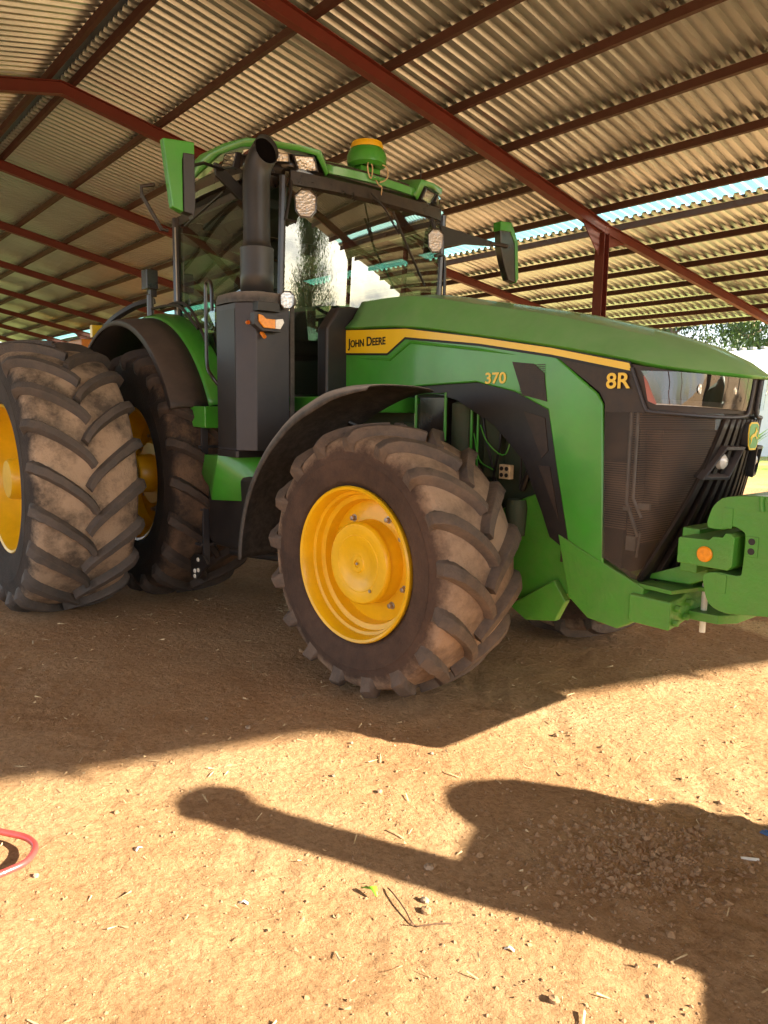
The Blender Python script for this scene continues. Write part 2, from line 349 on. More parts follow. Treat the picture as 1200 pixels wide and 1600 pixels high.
SUN = Vector((.905, .425, .5)).normalized()
sl = bpy.data.lights.new('sun', 'SUN'); sl.energy = 5.0; sl.angle = R(.53); sl.color = (1, .91, .72)
so = bpy.data.objects.new('sun', sl); COL.objects.link(so); so.rotation_euler = SUN.to_track_quat('Z', 'Y').to_euler()
w = bpy.data.worlds.new('World'); scene.world = w; w.use_nodes = True
nt = w.node_tree; nt.nodes.clear(); L = nt.links
wo = nt.nodes.new('ShaderNodeOutputWorld'); bg = nt.nodes.new('ShaderNodeBackground'); bg.inputs['Strength'].default_value = .082
sky = nt.nodes.new('ShaderNodeTexSky'); sky.sky_type = 'NISHITA'; sky.sun_disc = False
sky.sun_elevation = math.asin(SUN.z); sky.sun_rotation = math.atan2(SUN.x, SUN.y); sky.air_density = 1.; sky.dust_density = 1.2
tc = nt.nodes.new('ShaderNodeTexCoord'); mp = nt.nodes.new('ShaderNodeMapping'); mp.inputs['Scale'].default_value = (1, 1, 2.4)
cn = N(nt, 'ShaderNodeTexNoise', Scale=2.6, Detail=9., Roughness=.58); L.new(tc.outputs['Generated'], mp.inputs[0]); L.new(mp.outputs[0], cn.inputs['Vector'])
cr_ = ramp(nt, cn.outputs['Fac'], [(.45, g(0)), (.60, g(1))])
mx = N(nt, 'ShaderNodeMix', data_type='RGBA'); L.new(cr_.outputs[0], mx.inputs[0]); L.new(sky.outputs[0], mx.inputs[6]); mx.inputs[7].default_value = (5.0, 5.0, 5.3, 1)
L.new(mx.outputs[2], bg.inputs['Color']); L.new(bg.outputs[0], wo.inputs[0])
scene.view_settings.view_transform = 'Standard'; scene.view_settings.look = 'None'; scene.view_settings.exposure = 2.4
scene.cycles.max_bounces = 10; scene.cycles.diffuse_bounces = 6; scene.cycles.transparent_max_bounces = 16
scene.cycles.use_denoising = True; scene.cycles.sample_clamp_indirect = 6

# ------------------------------------------------------------------ ground
NT = {}
def hash_noise(x, y, s, seed):
    """smooth value noise"""
    T = NT.setdefault(seed, np.random.default_rng(seed).random((256, 256)) if seed not in NT else None)
    X = x*s+37.3; Y = y*s+71.9
    xi = np.floor(X).astype(int); yi = np.floor(Y).astype(int); fx = X-xi; fy = Y-yi
    fx = fx*fx*(3-2*fx); fy = fy*fy*(3-2*fy)
    a = T[xi % 256, yi % 256]; b = T[(xi+1) % 256, yi % 256]; c = T[xi % 256, (yi+1) % 256]; d = T[(xi+1) % 256, (yi+1) % 256]
    return (a*(1-fx)+b*fx)*(1-fy)+(c*(1-fx)+d*fx)*fy-.5
def gh(x, y):
    x = np.asarray(x, float); y = np.asarray(y, float)
    h = hash_noise(x, y, .45, 1)*.035+hash_noise(x, y, 1.6, 2)*.016+hash_noise(x, y, 5, 3)*.010+hash_noise(x, y, 14, 4)*.007+hash_noise(x, y, 31, 6)*.005
    # loosened soil patch in front of the tractor
    q = np.exp(-(((x-4.9)/.35)**2+((y+1.15)/.55)**2)); h = h+q*(hash_noise(x, y, 22, 5)*.03+.008)
    for yc, sl_ in ((-2.45, .10), (-.55, -.06)):
        t_ = y-(yc+sl_*(x-3)+.08*np.sin(x*.9)); band = np.exp(-(t_/.22)**4)
        h = h-band*.010+band*.007*(np.mod(x*4.6+np.abs(t_)*3.2*4.6*.35, 1) < .38)
    wob = hash_noise(x, y, 2.2, 8)*1.2; h = h+.004*np.sin((x*1.2+y*2.1+wob*2)*9)*np.clip(hash_noise(x, y, .8, 9)*3, 0, 1)
    far = np.clip((np.hypot(x-3, y)-9)/10, 0, 1)
    h = h*(1-far)-far*.02
    # the earth lies a little higher under the rear wheels
    return h+.035*np.exp(-((x-.1)**2+(y+1.9)**2)/1.2)
dx = np.concatenate([-np.geomspace(400, 5.2, 26), np.arange(-5, 7.6, .03), np.geomspace(7.8, 400, 26)])
dy = np.concatenate([-np.geomspace(400, 4.9, 26), np.arange(-4.6, 5.0, .03), np.geomspace(5.2, 400, 26)])
X, Y = np.meshgrid(dx, dy, indexing='ij'); Z = gh(X, Y)
nx, ny = X.shape
me = bpy.data.meshes.new('ground'); co = np.stack([X, Y, Z], -1).reshape(-1, 3)
ii = np.arange(nx*ny).reshape(nx, ny); q = np.stack([ii[:-1, :-1], ii[1:, :-1], ii[1:, 1:], ii[:-1, 1:]], -1).reshape(-1, 4)
me.vertices.add(len(co)); me.vertices.foreach_set('co', co.ravel())
me.loops.add(q.size); me.loops.foreach_set('vertex_index', q.ravel())
me.polygons.add(len(q)); me.polygons.foreach_set('loop_start', np.arange(0, q.size, 4)); me.polygons.foreach_set('loop_total', np.full(len(q), 4))
me.polygons.foreach_set('use_smooth', np.ones(len(q), bool)); me.materials.append(MT['ground']); me.update(); me.validate()
go = bpy.data.objects.new('ground', me); COL.objects.link(go); tag(go, 'dusty orange brown bare earth under and before the shed', 'ground', kind='structure')
def gz(x, y): return float(gh(x, y))

# ------------------------------------------------------------------ shed
shed = empty('open_shed', (0, 0, 0), 'open steel shed with red frame and corrugated iron roof over the tractor', 'shed')
A0, B0 = 5.505, -.207; YR = -.42; YC = 5.82; YE = 12.05; B1 = -.144
ZC = A0+B0*YC; ZR = A0+B0*YR
def zm(y): return A0+B0*y
def zl(y): return ZC+B1*(y-YC)
def zw(y): return ZR-.207*(YR-y)
PIT = .1428
def corr_profile(x0, x1):
    xs = []; hs = []; k = math.floor(x0/PIT)
    while k*PIT < x1:
        b = k*PIT
        for dxx, h in ((0, 0), (.048, 0), (.067, .040), (.1238, .040)):
            xs.append(b+dxx); hs.append(h)
        k += 1
    return np.array(xs), np.array(hs)
XW0, XW1 = -33., 12.15
def sheet(name, y0, y1, zf, mat, dz=.0, ny=6):
    xs, hs = corr_profile(XW0, XW1); b = MB(); rows = []
    for y in np.linspace(y0, y1, ny):
        # sheets sag a few millimetres between purlins
        rows.append([(x, y, zf(y)+h+dz+.004*math.sin(x*3.1+y*2.3)) for x, h in zip(xs, hs)])
    b.grid(rows); return b.build(name, mat, shed, smooth=0)
sheet('roof_sheeting', YR+.05, 5.74, zm, 'roof', .085)
sheet('translucent_roof_sheet', 5.60, 6.22, lambda y: zm(min(y, YC)) if y < YC else zl(y), 'translucent', .128, 4)
sheet('roof_sheeting', 6.12, YE, zl, 'roof', .085)
sheet('roof_sheeting', -7.3, YR-.05, zw, 'roof', .085)
b = MB(); b.prism([(YR-.22, zw(YR-.22)+.13), (YR, ZR+.18), (YR+.22, zm(YR+.22)+.13), (YR+.22, zm(YR+.22)+.132), (YR, ZR+.184), (YR-.22, zw(YR-.22)+.134)], 'yz', XW0, XW1)
b.build('ridge_cap', 'ridge', shed, smooth=0)
def ibeam_yz(b, p0, p1, x, dep=.20, fl=.10, tf=.010):
    """I section lying in the yz plane from p0 to p1 (top line), centred at x"""
    (y0, z0), (y1, z1) = p0, p1
    L_ = math.hypot(y1-y0, z1-z0); ny_, nz_ = -(z1-z0)/L_, (y1-y0)/L_
    if nz_ < 0: ny_, nz_ = -ny_, -nz_
    def q(a, t): return ((y0+(y1-y0)*t)-ny_*a, (z0+(z1-z0)*t)-nz_*a)
    for a0, a1, hw in ((0, tf, fl/2), (tf+.0005, dep-tf-.0005, .004), (dep-tf, dep, fl/2)):
        b.prism([q(a0, 0), q(a0, 1), q(a1, 1), q(a1, 0)], 'yz', x-hw, x+hw)
frames = [-.5+3.7*k for k in range(-8, 4)]
raf = None
for X_ in frames:
    if raf is None:
        b = MB()
        ibeam_yz(b, (YR+.004, zm(YR+.004)-.022), (YC+.08, zm(YC+.08)-.022), 0, .155, .10)
        ibeam_yz(b, (YR-.004, zw(YR-.004)-.022), (-7.0, zw(-7.0)-.022), 0, .155, .10)
        ibeam_yz(b, (YC+.083, zl(YC+.083)-.030), (YE-.15, zl(YE-.15)-.022), 0, .14, .08)
        b.prism([(YC-.50, zm(YC-.50)-.179), (YC-.08, zm(YC-.08)-.179), (YC-.08, zm(YC)-.50)], 'yz', -.006, .006)
        b.prism([(YC+.09, zl(YC+.1)-.175), (YC+.55, zl(YC+.55)-.168), (YC+.09, zl(YC+.1)-.36)], 'yz', -.006, .006)
        raf = b.build('rafter', 'red', shed, smooth=0); raf.location.x = X_
        b = MB()
        for a in ((-.0635, -.053), (.053, .0635)): b.box(-.076, .076, YC+a[0], YC+a[1], -.1, zm(YC)-.18)
        b.box(-.004, .004, YC-.0525, YC+.0525, -.1, zm(YC)-.18); b.box(-.11, .11, YC-.11, YC+.11, -.05, .03)
        colm = b.build('column', 'red', shed, smooth=0); colm.location.x = X_
        b = MB()
        for a in ((-.0635, -.053), (.053, .0635)): b.box(-.076, .076, -6.9+a[0], -6.9+a[1], -.1, zw(-6.9)-.185)
        b.box(-.004, .004, -6.9-.0525, -6.9+.0525, -.1, zw(-6.9)-.185)
        col2 = b.build('column', 'red', shed, smooth=0); col2.location.x = X_
    else:
        for s_ in (raf, colm, col2):
            c = s_.copy(); COL.objects.link(c); c.parent = shed; c.location.x = X_
def purlin(y, zf, name='purlin'):
    b = MB(); z = zf(y)+.068
    b.box(XW0, XW1-.02, y-.0275, y-.0245, z-.085, z); b.box(XW0, XW1-.02, y-.0240, y+.0275, z-.003, z); b.box(XW0, XW1-.02, y-.0240, y+.0275, z-.085, z-.082)
    b.box(XW0, XW1-.02, y+.0245, y+.0275, z-.0815, z-.066)
    if y > -.5:
        for k in range(int((XW1+14)/.4284)):       # fixing screws either side of the purlin
            x = XW1-.1-k*.4284
            for dy_ in (-.05, .05): b.box(x-.010, x+.010, y+dy_-.010, y+dy_+.010, zf(y+dy_)+.070, zf(y+dy_)+.083, 1)
    return b.build(name, ['purlin', 'steel'], shed, smooth=0)
for y in (-.28, .83, 1.78, 2.72, 3.66, 4.62, 5.57): purlin(y, zm)
for y in (6.22, 7.15, 8.12, 9.03, 9.93, 10.82, 11.60): purlin(y, zl)
for y in (-.58, -1.6, -2.55, -3.5, -4.45, -5.4, -6.35, -7.1): purlin(y, zw)

# ------------------------------------------------------------------ tractor
T = empty('tractor', (0, 0, 0), 'large green farm tractor with yellow wheels and dual rear tyres, parked under the shed', 'tractor')

def tyre(Rr, W, rim, lugs, lug_h, lug_w, mats, squash=.0):
    """ag tyre about local y axis; outboard = -y. rim = bead radius"""
    h = W/2; rc = Rr-lug_h
    half = [(0, rc), (.35*h, rc-.002*Rr), (.62*h, rc-.012*Rr), (.84*h, rc-.032*Rr), (.95*h, rc-.062*Rr), (1.0*h, rc-.11*Rr),
            (1.045*h, rc-.19*Rr), (1.05*h, (rc+rim)/2), (1.0*h, rim+.11*(rc-rim)+.02), (.93*h, rim+.028), (.86*h, rim+.004), (.80*h, rim-.012)]
    hp = cr(half, 40)
    prof = [(-w_, r_) for w_, r_ in hp[::-1]]+[(w_, r_) for w_, r_ in hp[1:]]
    b = MB(); n = 96; v = []; f = []
    for (w_, r_) in prof:
        for k in range(n):
            a = 2*math.pi*k/n; v.append((math.cos(a)*r_, w_, math.sin(a)*r_))
    m_tr = []
    for i in range(len(prof)-1):
        for k in range(n): f.append((i*n+k, (i+1)*n+k, (i+1)*n+(k+1) % n, i*n+(k+1) % n)); m_tr.append(1 if (prof[i][1] > rc-.05*Rr) else 2)
    b.add(v, f); b.m = m_tr
    sh = np.array([p for p in half[:8]])
    # surface radius as a function of arc position from the centre line to the upper sidewall
    sa = np.concatenate([[0], np.cumsum(np.hypot(np.diff(sh[:, 0]), np.diff(sh[:, 1])))])
    def S(s): return np.interp(s, sa, sh[:, 0]), np.interp(s, sa, sh[:, 1])
    s_end = sa[5]+.35*(sa[6]-sa[5])
    pitch = 2*math.pi/lugs; nseg = 18
    for side in (1, -1):
        for j in range(lugs):
            t0 = (j+(0 if side > 0 else .5))*pitch
            rings = []
            for i in range(nseg+1):
                u = i/nseg
                s = -.07*h+(s_end+.07*h)*u
                y_, r_ = (s, rc) if s < 0 else S(s)
                uu = min(1, max(0, (s/h+.07)/1.07))
                th = t0+pitch*(1.05*(uu**.74))          # centre lags the shoulder
                # slope of path for width direction
                du = 1e-3; uu2 = min(1.2, uu+du); dth = pitch*1.05*(uu2**.74-uu**.74)/du if uu > .02 else pitch*1.05*2
                ty, tt = 1.07*h, dth*rc
                ln = math.hypot(ty, tt); py, pt = -tt/ln, ty/ln     # perpendicular in surface (y, tangent)
                lw = lug_w*(1.0+.30*uu**3)
                # height fades past shoulder
                over = max(0, (s-sa[4])/(s_end-sa[4]))
                hh = lug_h*(1-over**1.2*1.05)
                # normal (outward) in (y,r)
                e = 1e-3; y1, r1 = S(max(s, 0)+e); y0_, r0_ = S(max(s, 0)-0 if s > 0 else 0); dy_, dr_ = y1-y0_, r1-r0_; l2 = math.hypot(dy_, dr_) or 1
                ny_, nr_ = (-dr_/l2, dy_/l2)
                if nr_ < .2: ny_, nr_ = .98, .2
                ring = []
                for (wf, hf) in ((-.5-.34, -.12), (-.5, .93), (-.5+.07, 1.), (.5-.07, 1.), (.5, .93), (.5+.34, -.12)):
                    wof = wf*lw
                    yy = y_+py*wof*.5*(1-over)+ny_*hf*hh; rr = r_+nr_*hf*hh; tt_ = th+pt*wof/rc
                    ring.append((math.cos(tt_)*rr, side*yy, math.sin(tt_)*rr))
                rings.append(ring)
            m0 = len(b.v); V = [p for r_ in rings for p in r_]; F = []
            nr = 6
            for i in range(nseg):
                for k in range(nr-1):
                    q_ = (i*nr+k, i*nr+k+1, (i+1)*nr+k+1, (i+1)*nr+k); F.append(q_ if side > 0 else q_[::-1])
            F.append(tuple(range(nr))[::-1] if side > 0 else tuple(range(nr))); F.append(tuple(nseg*nr+k for k in (range(nr) if side > 0 else range(nr-1, -1, -1))))
            b.add(V, F, 0)
    return b

# front wheels (steered a little towards the camera side)
FW = (2.83, .90, .755); STEER = .103
def wheel_front(side, parent):
    """side -1 = right of tractor"""
    b = MB()
    pr = [(-.205, .10), (-.205, .205), (-.175, .222), (-.120, .232), (-.112, .300), (-.100, .335), (-.160, .345), (-.168, .372), (-.205, .376), (-.212, .392), (-.262, .394), (-.284, .404), (-.290, .417), (-.280, .424), (-.255, .420), (-.2, .40), (.2, .40), (.26, .42), (.27, .41), (.2, .38), (0, .36), (.0, .1)]
    b.lathe(pr, (0, 0, 0), 72)
    b.lathe([(-.205, .0), (-.205, .10)], (0, 0, 0), 72)
    o = b.build('wheel', 'yellow', parent, smooth=40)
    b = MB(); b.lathe([(-.206, .226), (-.222, .224), (-.232, .214), (-.234, .12), (-.231, .116), (-.231, .05), (-.236, .045), (-.236, .022), (-.228, .020), (-.228, 0)], (0, 0, 0), 64)
    b.lathe([(-.232, .150), (-.2345, .152), (-.2345, .156), (-.232, .158)], (0, 0, 0), 64)
    b.build('hub_cap', 'yellow', o, smooth=40)
    b = MB(); b.lathe([(-.236, .008), (-.240, .008), (-.240, 0)], (0, 0, 0), 10); b.build('grease_plug', 'steel', o)
    b = MB(); b.lathe([(-.234, .009), (-.241, .009), (-.241, 0)], (.11, 0, -.125), 10); b.build('grease_plug', 'steel', o)
    b = MB(); b.tube([(.36*math.cos(.9), -.17, .36*math.sin(.9)), (.35*math.cos(.9), -.215, .35*math.sin(.9))], .007, 8); b.build('valve_stem', 'black', o)
    bo = None
    for k in (1, 2, 4, 5, 7, 8, 10, 11):
        a = math.radians(k*30+8)
        if bo is None:
            b = MB(); b.lathe([(-.110, .022), (-.118, .021), (-.119, .014), (-.140, .013), (-.142, .009), (-.142, 0)], (0, 0, 0), 12); bo = b.build('wheel_bolt', 'steel', o)
            c = bo
        else:
            c = bo.copy(); COL.objects.link(c); c.parent = o
        c.location = (math.cos(a)*.268, 0, math.sin(a)*.268)
    tb = tyre(.755, .56, .405, 17, .050, .060, None)
    tb.build('tyre', ['rubber', 'carcass_f'], o, smooth=38)
    return o
wf = wheel_front(-1, T); wf.location = (FW[0], -FW[1], FW[2]); wf.rotation_euler = (0, R(7), STEER)
def copy_part(src, parent):
    c = src.copy(); COL.objects.link(c); c.parent = parent
    for ch in src.children: copy_part(ch, c)
    return c
# rotation order: spin about axle then steer
wf.rotation_euler = (Matrix.Rotation(STEER, 4, 'Z') @ Matrix.Rotation(R(4), 4, 'Y')).to_euler()
wl = copy_part(wf, T); wl.location = (FW[0], FW[1], FW[2]); wl.rotation_euler = (Matrix.Rotation(STEER, 4, 'Z') @ Matrix.Rotation(math.pi, 4, 'Z') @ Matrix.Rotation(R(-160), 4, 'Y') @ Matrix.Diagonal((1, 1, 1, 1))).to_euler()

def wheel_rear(parent, deep):
    b = MB()
    w0 = -.30
    pr = [(deep, .16), (deep, .36), (deep-.02, .40), (deep-.01, .46), (w0+.14, .485), (w0+.10, .50), (w0+.02, .515), (w0-.012, .528), (w0-.02, .545), (w0-.008, .553), (w0+.03, .548), (w0+.06, .53), (.24, .53), (.30, .55), (.30, .53), (.2, .50), (deep+.03, .48), (deep+.03, .16)]
    b.lathe(pr, (0, 0, 0), 80)
    o = b.build('wheel', 'yellow', parent, smooth=40)
    b = MB(); b.lathe([(deep-.001, .27), (deep-.07, .26), (deep-.08, .25), (deep-.08, .16), (deep-.20, .15), (deep-.22, .135), (deep-.22, 0)], (0, 0, 0), 56); b.build('hub_cap', 'yellow', o, smooth=40)
    bo = None
    for k in range(10):
        a = R(36*k+12)
        if bo is None:
            b = MB(); b.lathe([(deep-.002, .026), (deep-.02, .025), (deep-.02, .014), (deep-.05, .014), (deep-.05, 0)], (0, 0, 0), 10); bo = b.build('wheel_bolt', 'steel', o); c = bo
        else: c = bo.copy(); COL.objects.link(c); c.parent = o
        c.location = (math.cos(a)*.325, 0, math.sin(a)*.325)
    tyre(1.02, .70, .535, 20, .055, .056, None).build('tyre', ['rubber_r', 'carcass_r'], o, smooth=38)
    return o
wr = wheel_rear(T, -.08); wr.location = (0, -1.90, 1.03)
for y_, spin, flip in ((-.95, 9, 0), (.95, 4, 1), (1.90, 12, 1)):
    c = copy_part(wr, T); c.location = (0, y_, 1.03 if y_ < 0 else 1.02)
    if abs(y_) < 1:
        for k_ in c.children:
            if k_.name.startswith('tyre'): k_.data = k_.data.copy(); k_.data.materials[1] = MT['carcass_shade']; k_.data.materials[0] = MT['rubber_shade']  # inner tyres take the colours with shade painted in
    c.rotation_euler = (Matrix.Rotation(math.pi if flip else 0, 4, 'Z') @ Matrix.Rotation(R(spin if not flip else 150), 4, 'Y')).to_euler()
b = MB(); b.lathe([(-2.0, .10), (2.0, .10)], (0, 0, 1.03), 24); b.build('rear_axle', 'engine', T)

# ---- front fender, built in the steered wheel frame
def fender_front(side):
    rot = Matrix.Rotation(STEER, 4, 'Z'); C = Vector((FW[0], side*FW[1], FW[2]))
    tk = [50, 62, 75, 90, 112, 133, 150, 168, 187]; rk = [1.075, 1.005, .96, .93, .905, .915, .945, .985, 1.035]
    prof = [(.305, -.050), (.300, -.012), (.275, .015), (.20, .035), (.08, .045), (-.08, .040), (-.22, .015), (-.275, -.02)]
    def ring(th, off):
        r = np.interp(th, tk, rk); a = R(th); out = []
        fade = 1. if th > 104 else .35+.65*(th-84)/20
        for w_, h_ in prof:
            wv = w_*(1. if th > 100 else .90+.10*(th-84)/16)
            rr = r+h_*fade+(off if h_ > -.04 else 0)
            p = rot @ Vector((math.cos(a)*rr, -wv if side < 0 else wv, math.sin(a)*rr)); out.append(tuple(C+p))
        return out
    rows = [ring(t, 0) for t in np.linspace(84, 187, 44)]
    b = MB(); b.grid(rows)
    return b.build('front_mudguard', 'mudblack', T, solid=.008, smooth=50)
fender_front(-1); fender_front(1)
b = MB(); b.tube([(2.45, -.50, .95), (2.32, -.58, 1.42), (2.25, -.75, 1.50)], .02); b.build('mudguard_bracket', 'black', T)

# ---- rear fender
def fender_rear(side, name, y0, y1, ys, mat):
    rows = []; cx, cz = -.275, 1.02
    for th in np.linspace(26, 165, 54):
        a = R(th); r = 1.245; row = []
        for y_, h_ in ys: row.append((cx+math.cos(a)*(r+h_), side*y_, cz+math.sin(a)*(r+h_)))
        rows.append(row)
    b = MB(); b.grid(rows); return b.build(name, mat, T, solid=.012, smooth=50)
for s_ in (-1, 1):
    fender_rear(s_, 'fender_flare', 0, 0, [(1.285, -.035), (1.28, 0), (1.25, .012), (1.12, .03), (1.01, .042)], 'flare')
    fender_rear(s_, 'rear_fender', 0, 0, [(1.012, .050), (.985, .066), (.93, .085), (.84, .092), (.80, .05), (.80, -.25)], 'green_side')
    fender_rear(s_, 'fender_liner', 0, 0, [(1.27, -.03), (1.0, -.005), (.82, .0), (.78, -.2)], 'black')

# ---- hood
n_ = 60
Cc = cr([(1.80, -.44, 2.13), (2.42, -.44, 2.095), (3.03, -.44, 2.003), (3.535, -.44, 1.918), (3.92, -.437, 1.842), (4.10, -.415, 1.80), (4.24, -.345, 1.775), (4.335, -.22, 1.762), (4.385, -.11, 1.755), (4.40, 0, 1.753)], n_)
Bc = cr([(1.835, -.40, 2.185), (2.42, -.40, 2.145), (3.0, -.395, 2.072), (3.50, -.39, 1.985), (3.87, -.385, 1.905), (4.03, -.36, 1.868), (4.16, -.30, 1.842), (4.25, -.19, 1.826), (4.295, -.1, 1.822), (4.31, 0, 1.82)], n_)
Ac = cr([(1.80, -.30, 2.31), (2.30, -.3, 2.295), (2.85, -.3, 2.195), (3.42, -.3, 2.08), (3.80, -.29, 1.985), (3.95, -.26, 1.945), (4.05, -.21, 1.918), (4.12, -.14, 1.902), (4.155, -.07, 1.896), (4.165, 0, 1.895)], n_)
Dc = cr([(1.80, -.10, 2.335), (2.30, -.1, 2.325), (2.85, -.1, 2.225), (3.40, -.1, 2.115), (3.72, -.09, 2.035), (3.84, -.07, 2.002), (3.90, -.05, 1.985), (3.94, -.03, 1.974), (3.96, -.015, 1.969), (3.965, 0, 1.967)], n_)
Ec = cr([(1.80, 0, 2.34), (2.30, 0, 2.33), (2.85, 0, 2.23), (3.40, 0, 2.12), (3.70, 0, 2.045), (3.80, 0, 2.018), (3.86, 0, 2.0), (3.90, 0, 1.987), (3.92, 0, 1.98), (3.93, 0, 1.977)], n_)
Cu = Cc+np.array([0, .012, -.012]); Cu[-1, 1] = 0
b = MB(); b.grid([list(map(tuple, q_)) for q_ in (Cu, Cc, Bc, Ac, Dc, Ec)]); 
v0 = list(b.v); f0 = list(b.f); b.add([(x, -y, z) for x, y, z in v0], [q_[::-1] for q_ in f0])
# close rear of hood
b.build('hood', 'green', T, smooth=14, solid=.012)
# recessed long scallops in the hood top
for s_ in (-1, 1):
    def onhood(x, y):
        """height of the hood top by interpolation between A and D rails"""
        za = np.interp(x, Ac[:, 0], Ac[:, 2]); zd = np.interp(x, Dc[:, 0], Dc[:, 2]); t = (abs(y)-.10)/.20; return zd+(za-zd)*t
# side panels (xz outline)
side_poly = [(1.69, 1.70), (1.79, 2.118), (2.42, 2.083), (3.03, 1.991), (3.535, 1.906), (3.98, 1.822), (3.995, 1.778), (3.56, 1.862), (3.82, 1.672), (3.855, 1.62), (3.905, .848), (3.69, .933), (3.61, 1.25), (3.53, 1.59), (3.30, 1.685), (3.02, 1.74), (2.54, 1.725), (2.2, 1.69)]
for s_ in (-1, 1):
    b = MB(); b.prism(side_poly, 'xz', s_*.432, s_*.412); b.build('hood_side_panel', 'green_side', T, bevel=.011, smooth=30)
    b = MB(); b.prism([(3.285, 1.842), (3.43, 1.826), (3.50, 1.775), (3.525, 1.632), (3.362, 1.668)], 'xz', s_*.4325, s_*.4365)
    for k in range(16):
        z = 1.66+k*.0105; b.box(3.345, 3.505, min(s_*.4365, s_*.4385), max(s_*.4365, s_*.4385), z, z+.004)
    b.build('side_vent', 'dark', T, smooth=0)
    # crease that follows the decal
    b = MB(); b.tube([(1.86, s_*.432, 1.925), (2.27, s_*.432, 1.898), (2.46, s_*.432, 1.995), (3.03, s_*.432, 1.92), (3.3, s_*.432, 1.878)], .010, 8, taper=[.1, 1, 1, .8, .1]); b.build('panel_crease', 'green_side', T)
    # decal and its dark outline
    st = [(1.80, 2.112), (2.42, 2.077), (3.03, 1.986), (3.535, 1.901), (3.985, 1.808), (4.00, 1.772), (3.54, 1.868), (3.035, 1.952), (2.41, 2.028), (2.24, 1.938), (1.765, 1.962)]
    b = MB(); b.prism([(x+(.007 if i in (4, 5) else (-.008 if i in (0, 10) else 0)), z+(.006 if i < 5 else -.014)) for i, (x, z) in enumerate(st)], 'xz', s_*.4325, s_*.4345); b.build('decal_outline', 'ink', T, smooth=0)
    b = MB(); b.prism(st, 'xz', s_*.4350, s_*.4365); b.build('yellow_stripe', 'decal', T, smooth=0)
    # black shoulder panel carrying the model number
    b = MB(); b.prism([(3.575, 1.850), (3.99, 1.768), (3.99, 1.60), (3.865, 1.62), (3.83, 1.677)], 'xz', s_*.425, s_*.415); b.build('shoulder_panel', 'dark', T, smooth=0)
    # wheel-arch liner
    b = MB(); b.prism([(2.55, 1.735), (3.02, 1.745), (3.30, 1.69), (3.54, 1.60), (3.62, 1.25), (3.70, .93), (3.66, .88), (3.56, .93), (3.50, 1.06), (3.36, 1.32), (3.15, 1.50), (2.85, 1.64), (2.6, 1.69)], 'xz', s_*.410, s_*.385); b.build('arch_liner', 'black', T, bevel=.004)
    b = MB(); b.prism([(3.36, 1.58), (3.50, 1.55), (3.53, 1.38), (3.49, 1.34)], 'xz', s_*.4105, s_*.414); b.prism([(3.47, 1.30), (3.545, 1.30), (3.62, 1.02)], 'xz', s_*.4105, s_*.414); b.build('liner_mesh', 'dark', T, smooth=0)

def text(s, x0, x1, z0, h, y, mat, name, small=False, parent=T, rotz=0., thick=.001, off=.0, shear=0., flip=False, tilt=0.):
    cu = bpy.data.curves.new(name, 'FONT'); cu.body = s; cu.extrude = thick; cu.offset = off; cu.shear = shear; cu.resolution_u = 6
    if small:
        cu.small_caps_scale = .80
        for i, ch in enumerate(s):
            if ch.islower(): cu.body_format[i].use_small_caps = True
    tmp = bpy.data.objects.new('tmp', cu); COL.objects.link(tmp)
    dg = bpy.context.evaluated_depsgraph_get(); me = bpy.data.meshes.new_from_object(tmp.evaluated_get(dg)); bpy.data.objects.remove(tmp)
    co = np.array([v.co[:] for v in me.vertices]); mn = co.min(0); mxx = co.max(0)
    sx_ = (x1-x0)/(mxx[0]-mn[0]); sz_ = h/(mxx[1]-mn[1])
    for v in me.vertices:
        a = (v.co.x-mn[0])*sx_; c_ = (v.co.y-mn[1])*sz_; d_ = v.co.z
        if flip: v.co = (x1-a, y-d_, z0+c_+a*0)
        else: v.co = (x0+a, y-d_, z0+c_+tilt*a)
    me.materials.clear(); me.materials.append(MT[mat])
    o = bpy.data.objects.new(name, me); COL.objects.link(o); o.parent = parent; return o
text('John Deere', 1.825, 2.225, 1.975, .078, -.4382, 'ink', 'lettering', small=True, off=.02)
text('370', 3.095, 3.245, 1.728, .062, -.4352, 'decal', 'model_number', off=.022)
text('8R', 3.872, 4.0, 1.692, .074, -.4395, 'decal', 'model_letters', off=.02)

# ---- nose fascia as a function of side parameter u and height z
top = np.array([(3.86, .432), (4.06, .418), (4.21, .355), (4.31, .23), (4.362, .11), (4.378, 0)])
bot = np.array([(3.90, .432), (3.99, .415), (4.06, .375), (4.115, .23), (4.14, .11), (4.15, 0)])
tc_, bc_ = cr(top, 41), cr(bot, 41)
def F(u, z, off=0.):
    """u in [-1,1]: -1 right rear edge .. 0 centre .. 1 left; returns a point on the nose pushed out by off"""
    s = -1 if u <= 0 else 1; k = (1-abs(u))*40
    def P(kk, zz):
        t = (zz-.78)/(1.79-.78); t = t**1.0
        a = np.array([np.interp(kk, range(41), tc_[:, 0]), np.interp(kk, range(41), tc_[:, 1])]); c = np.array([np.interp(kk, range(41), bc_[:, 0]), np.interp(kk, range(41), bc_[:, 1])])
        q_ = c+(a-c)*t; bulge = .045*math.sin(math.pi*min(1, max(0, t)))*min(1, kk/18.)
        return np.array([q_[0]+bulge, s*q_[1], zz])
    p = P(k, z)
    if off:
        a = P(min(40, k+.5), z)-P(max(0, k-.5), z); c = P(k, z+.01)-P(k, z-.01)
        n = np.cross(a, c); n /= np.linalg.norm(n)
        if n[0] < 0 and abs(n[0]) > .05: n = -n
        if abs(n[0]) <= .3 and n[1]*s < 0: n = -n
        p = p+n*off
    return tuple(p)
US = .47   # where the mesh side screen meets the slatted front
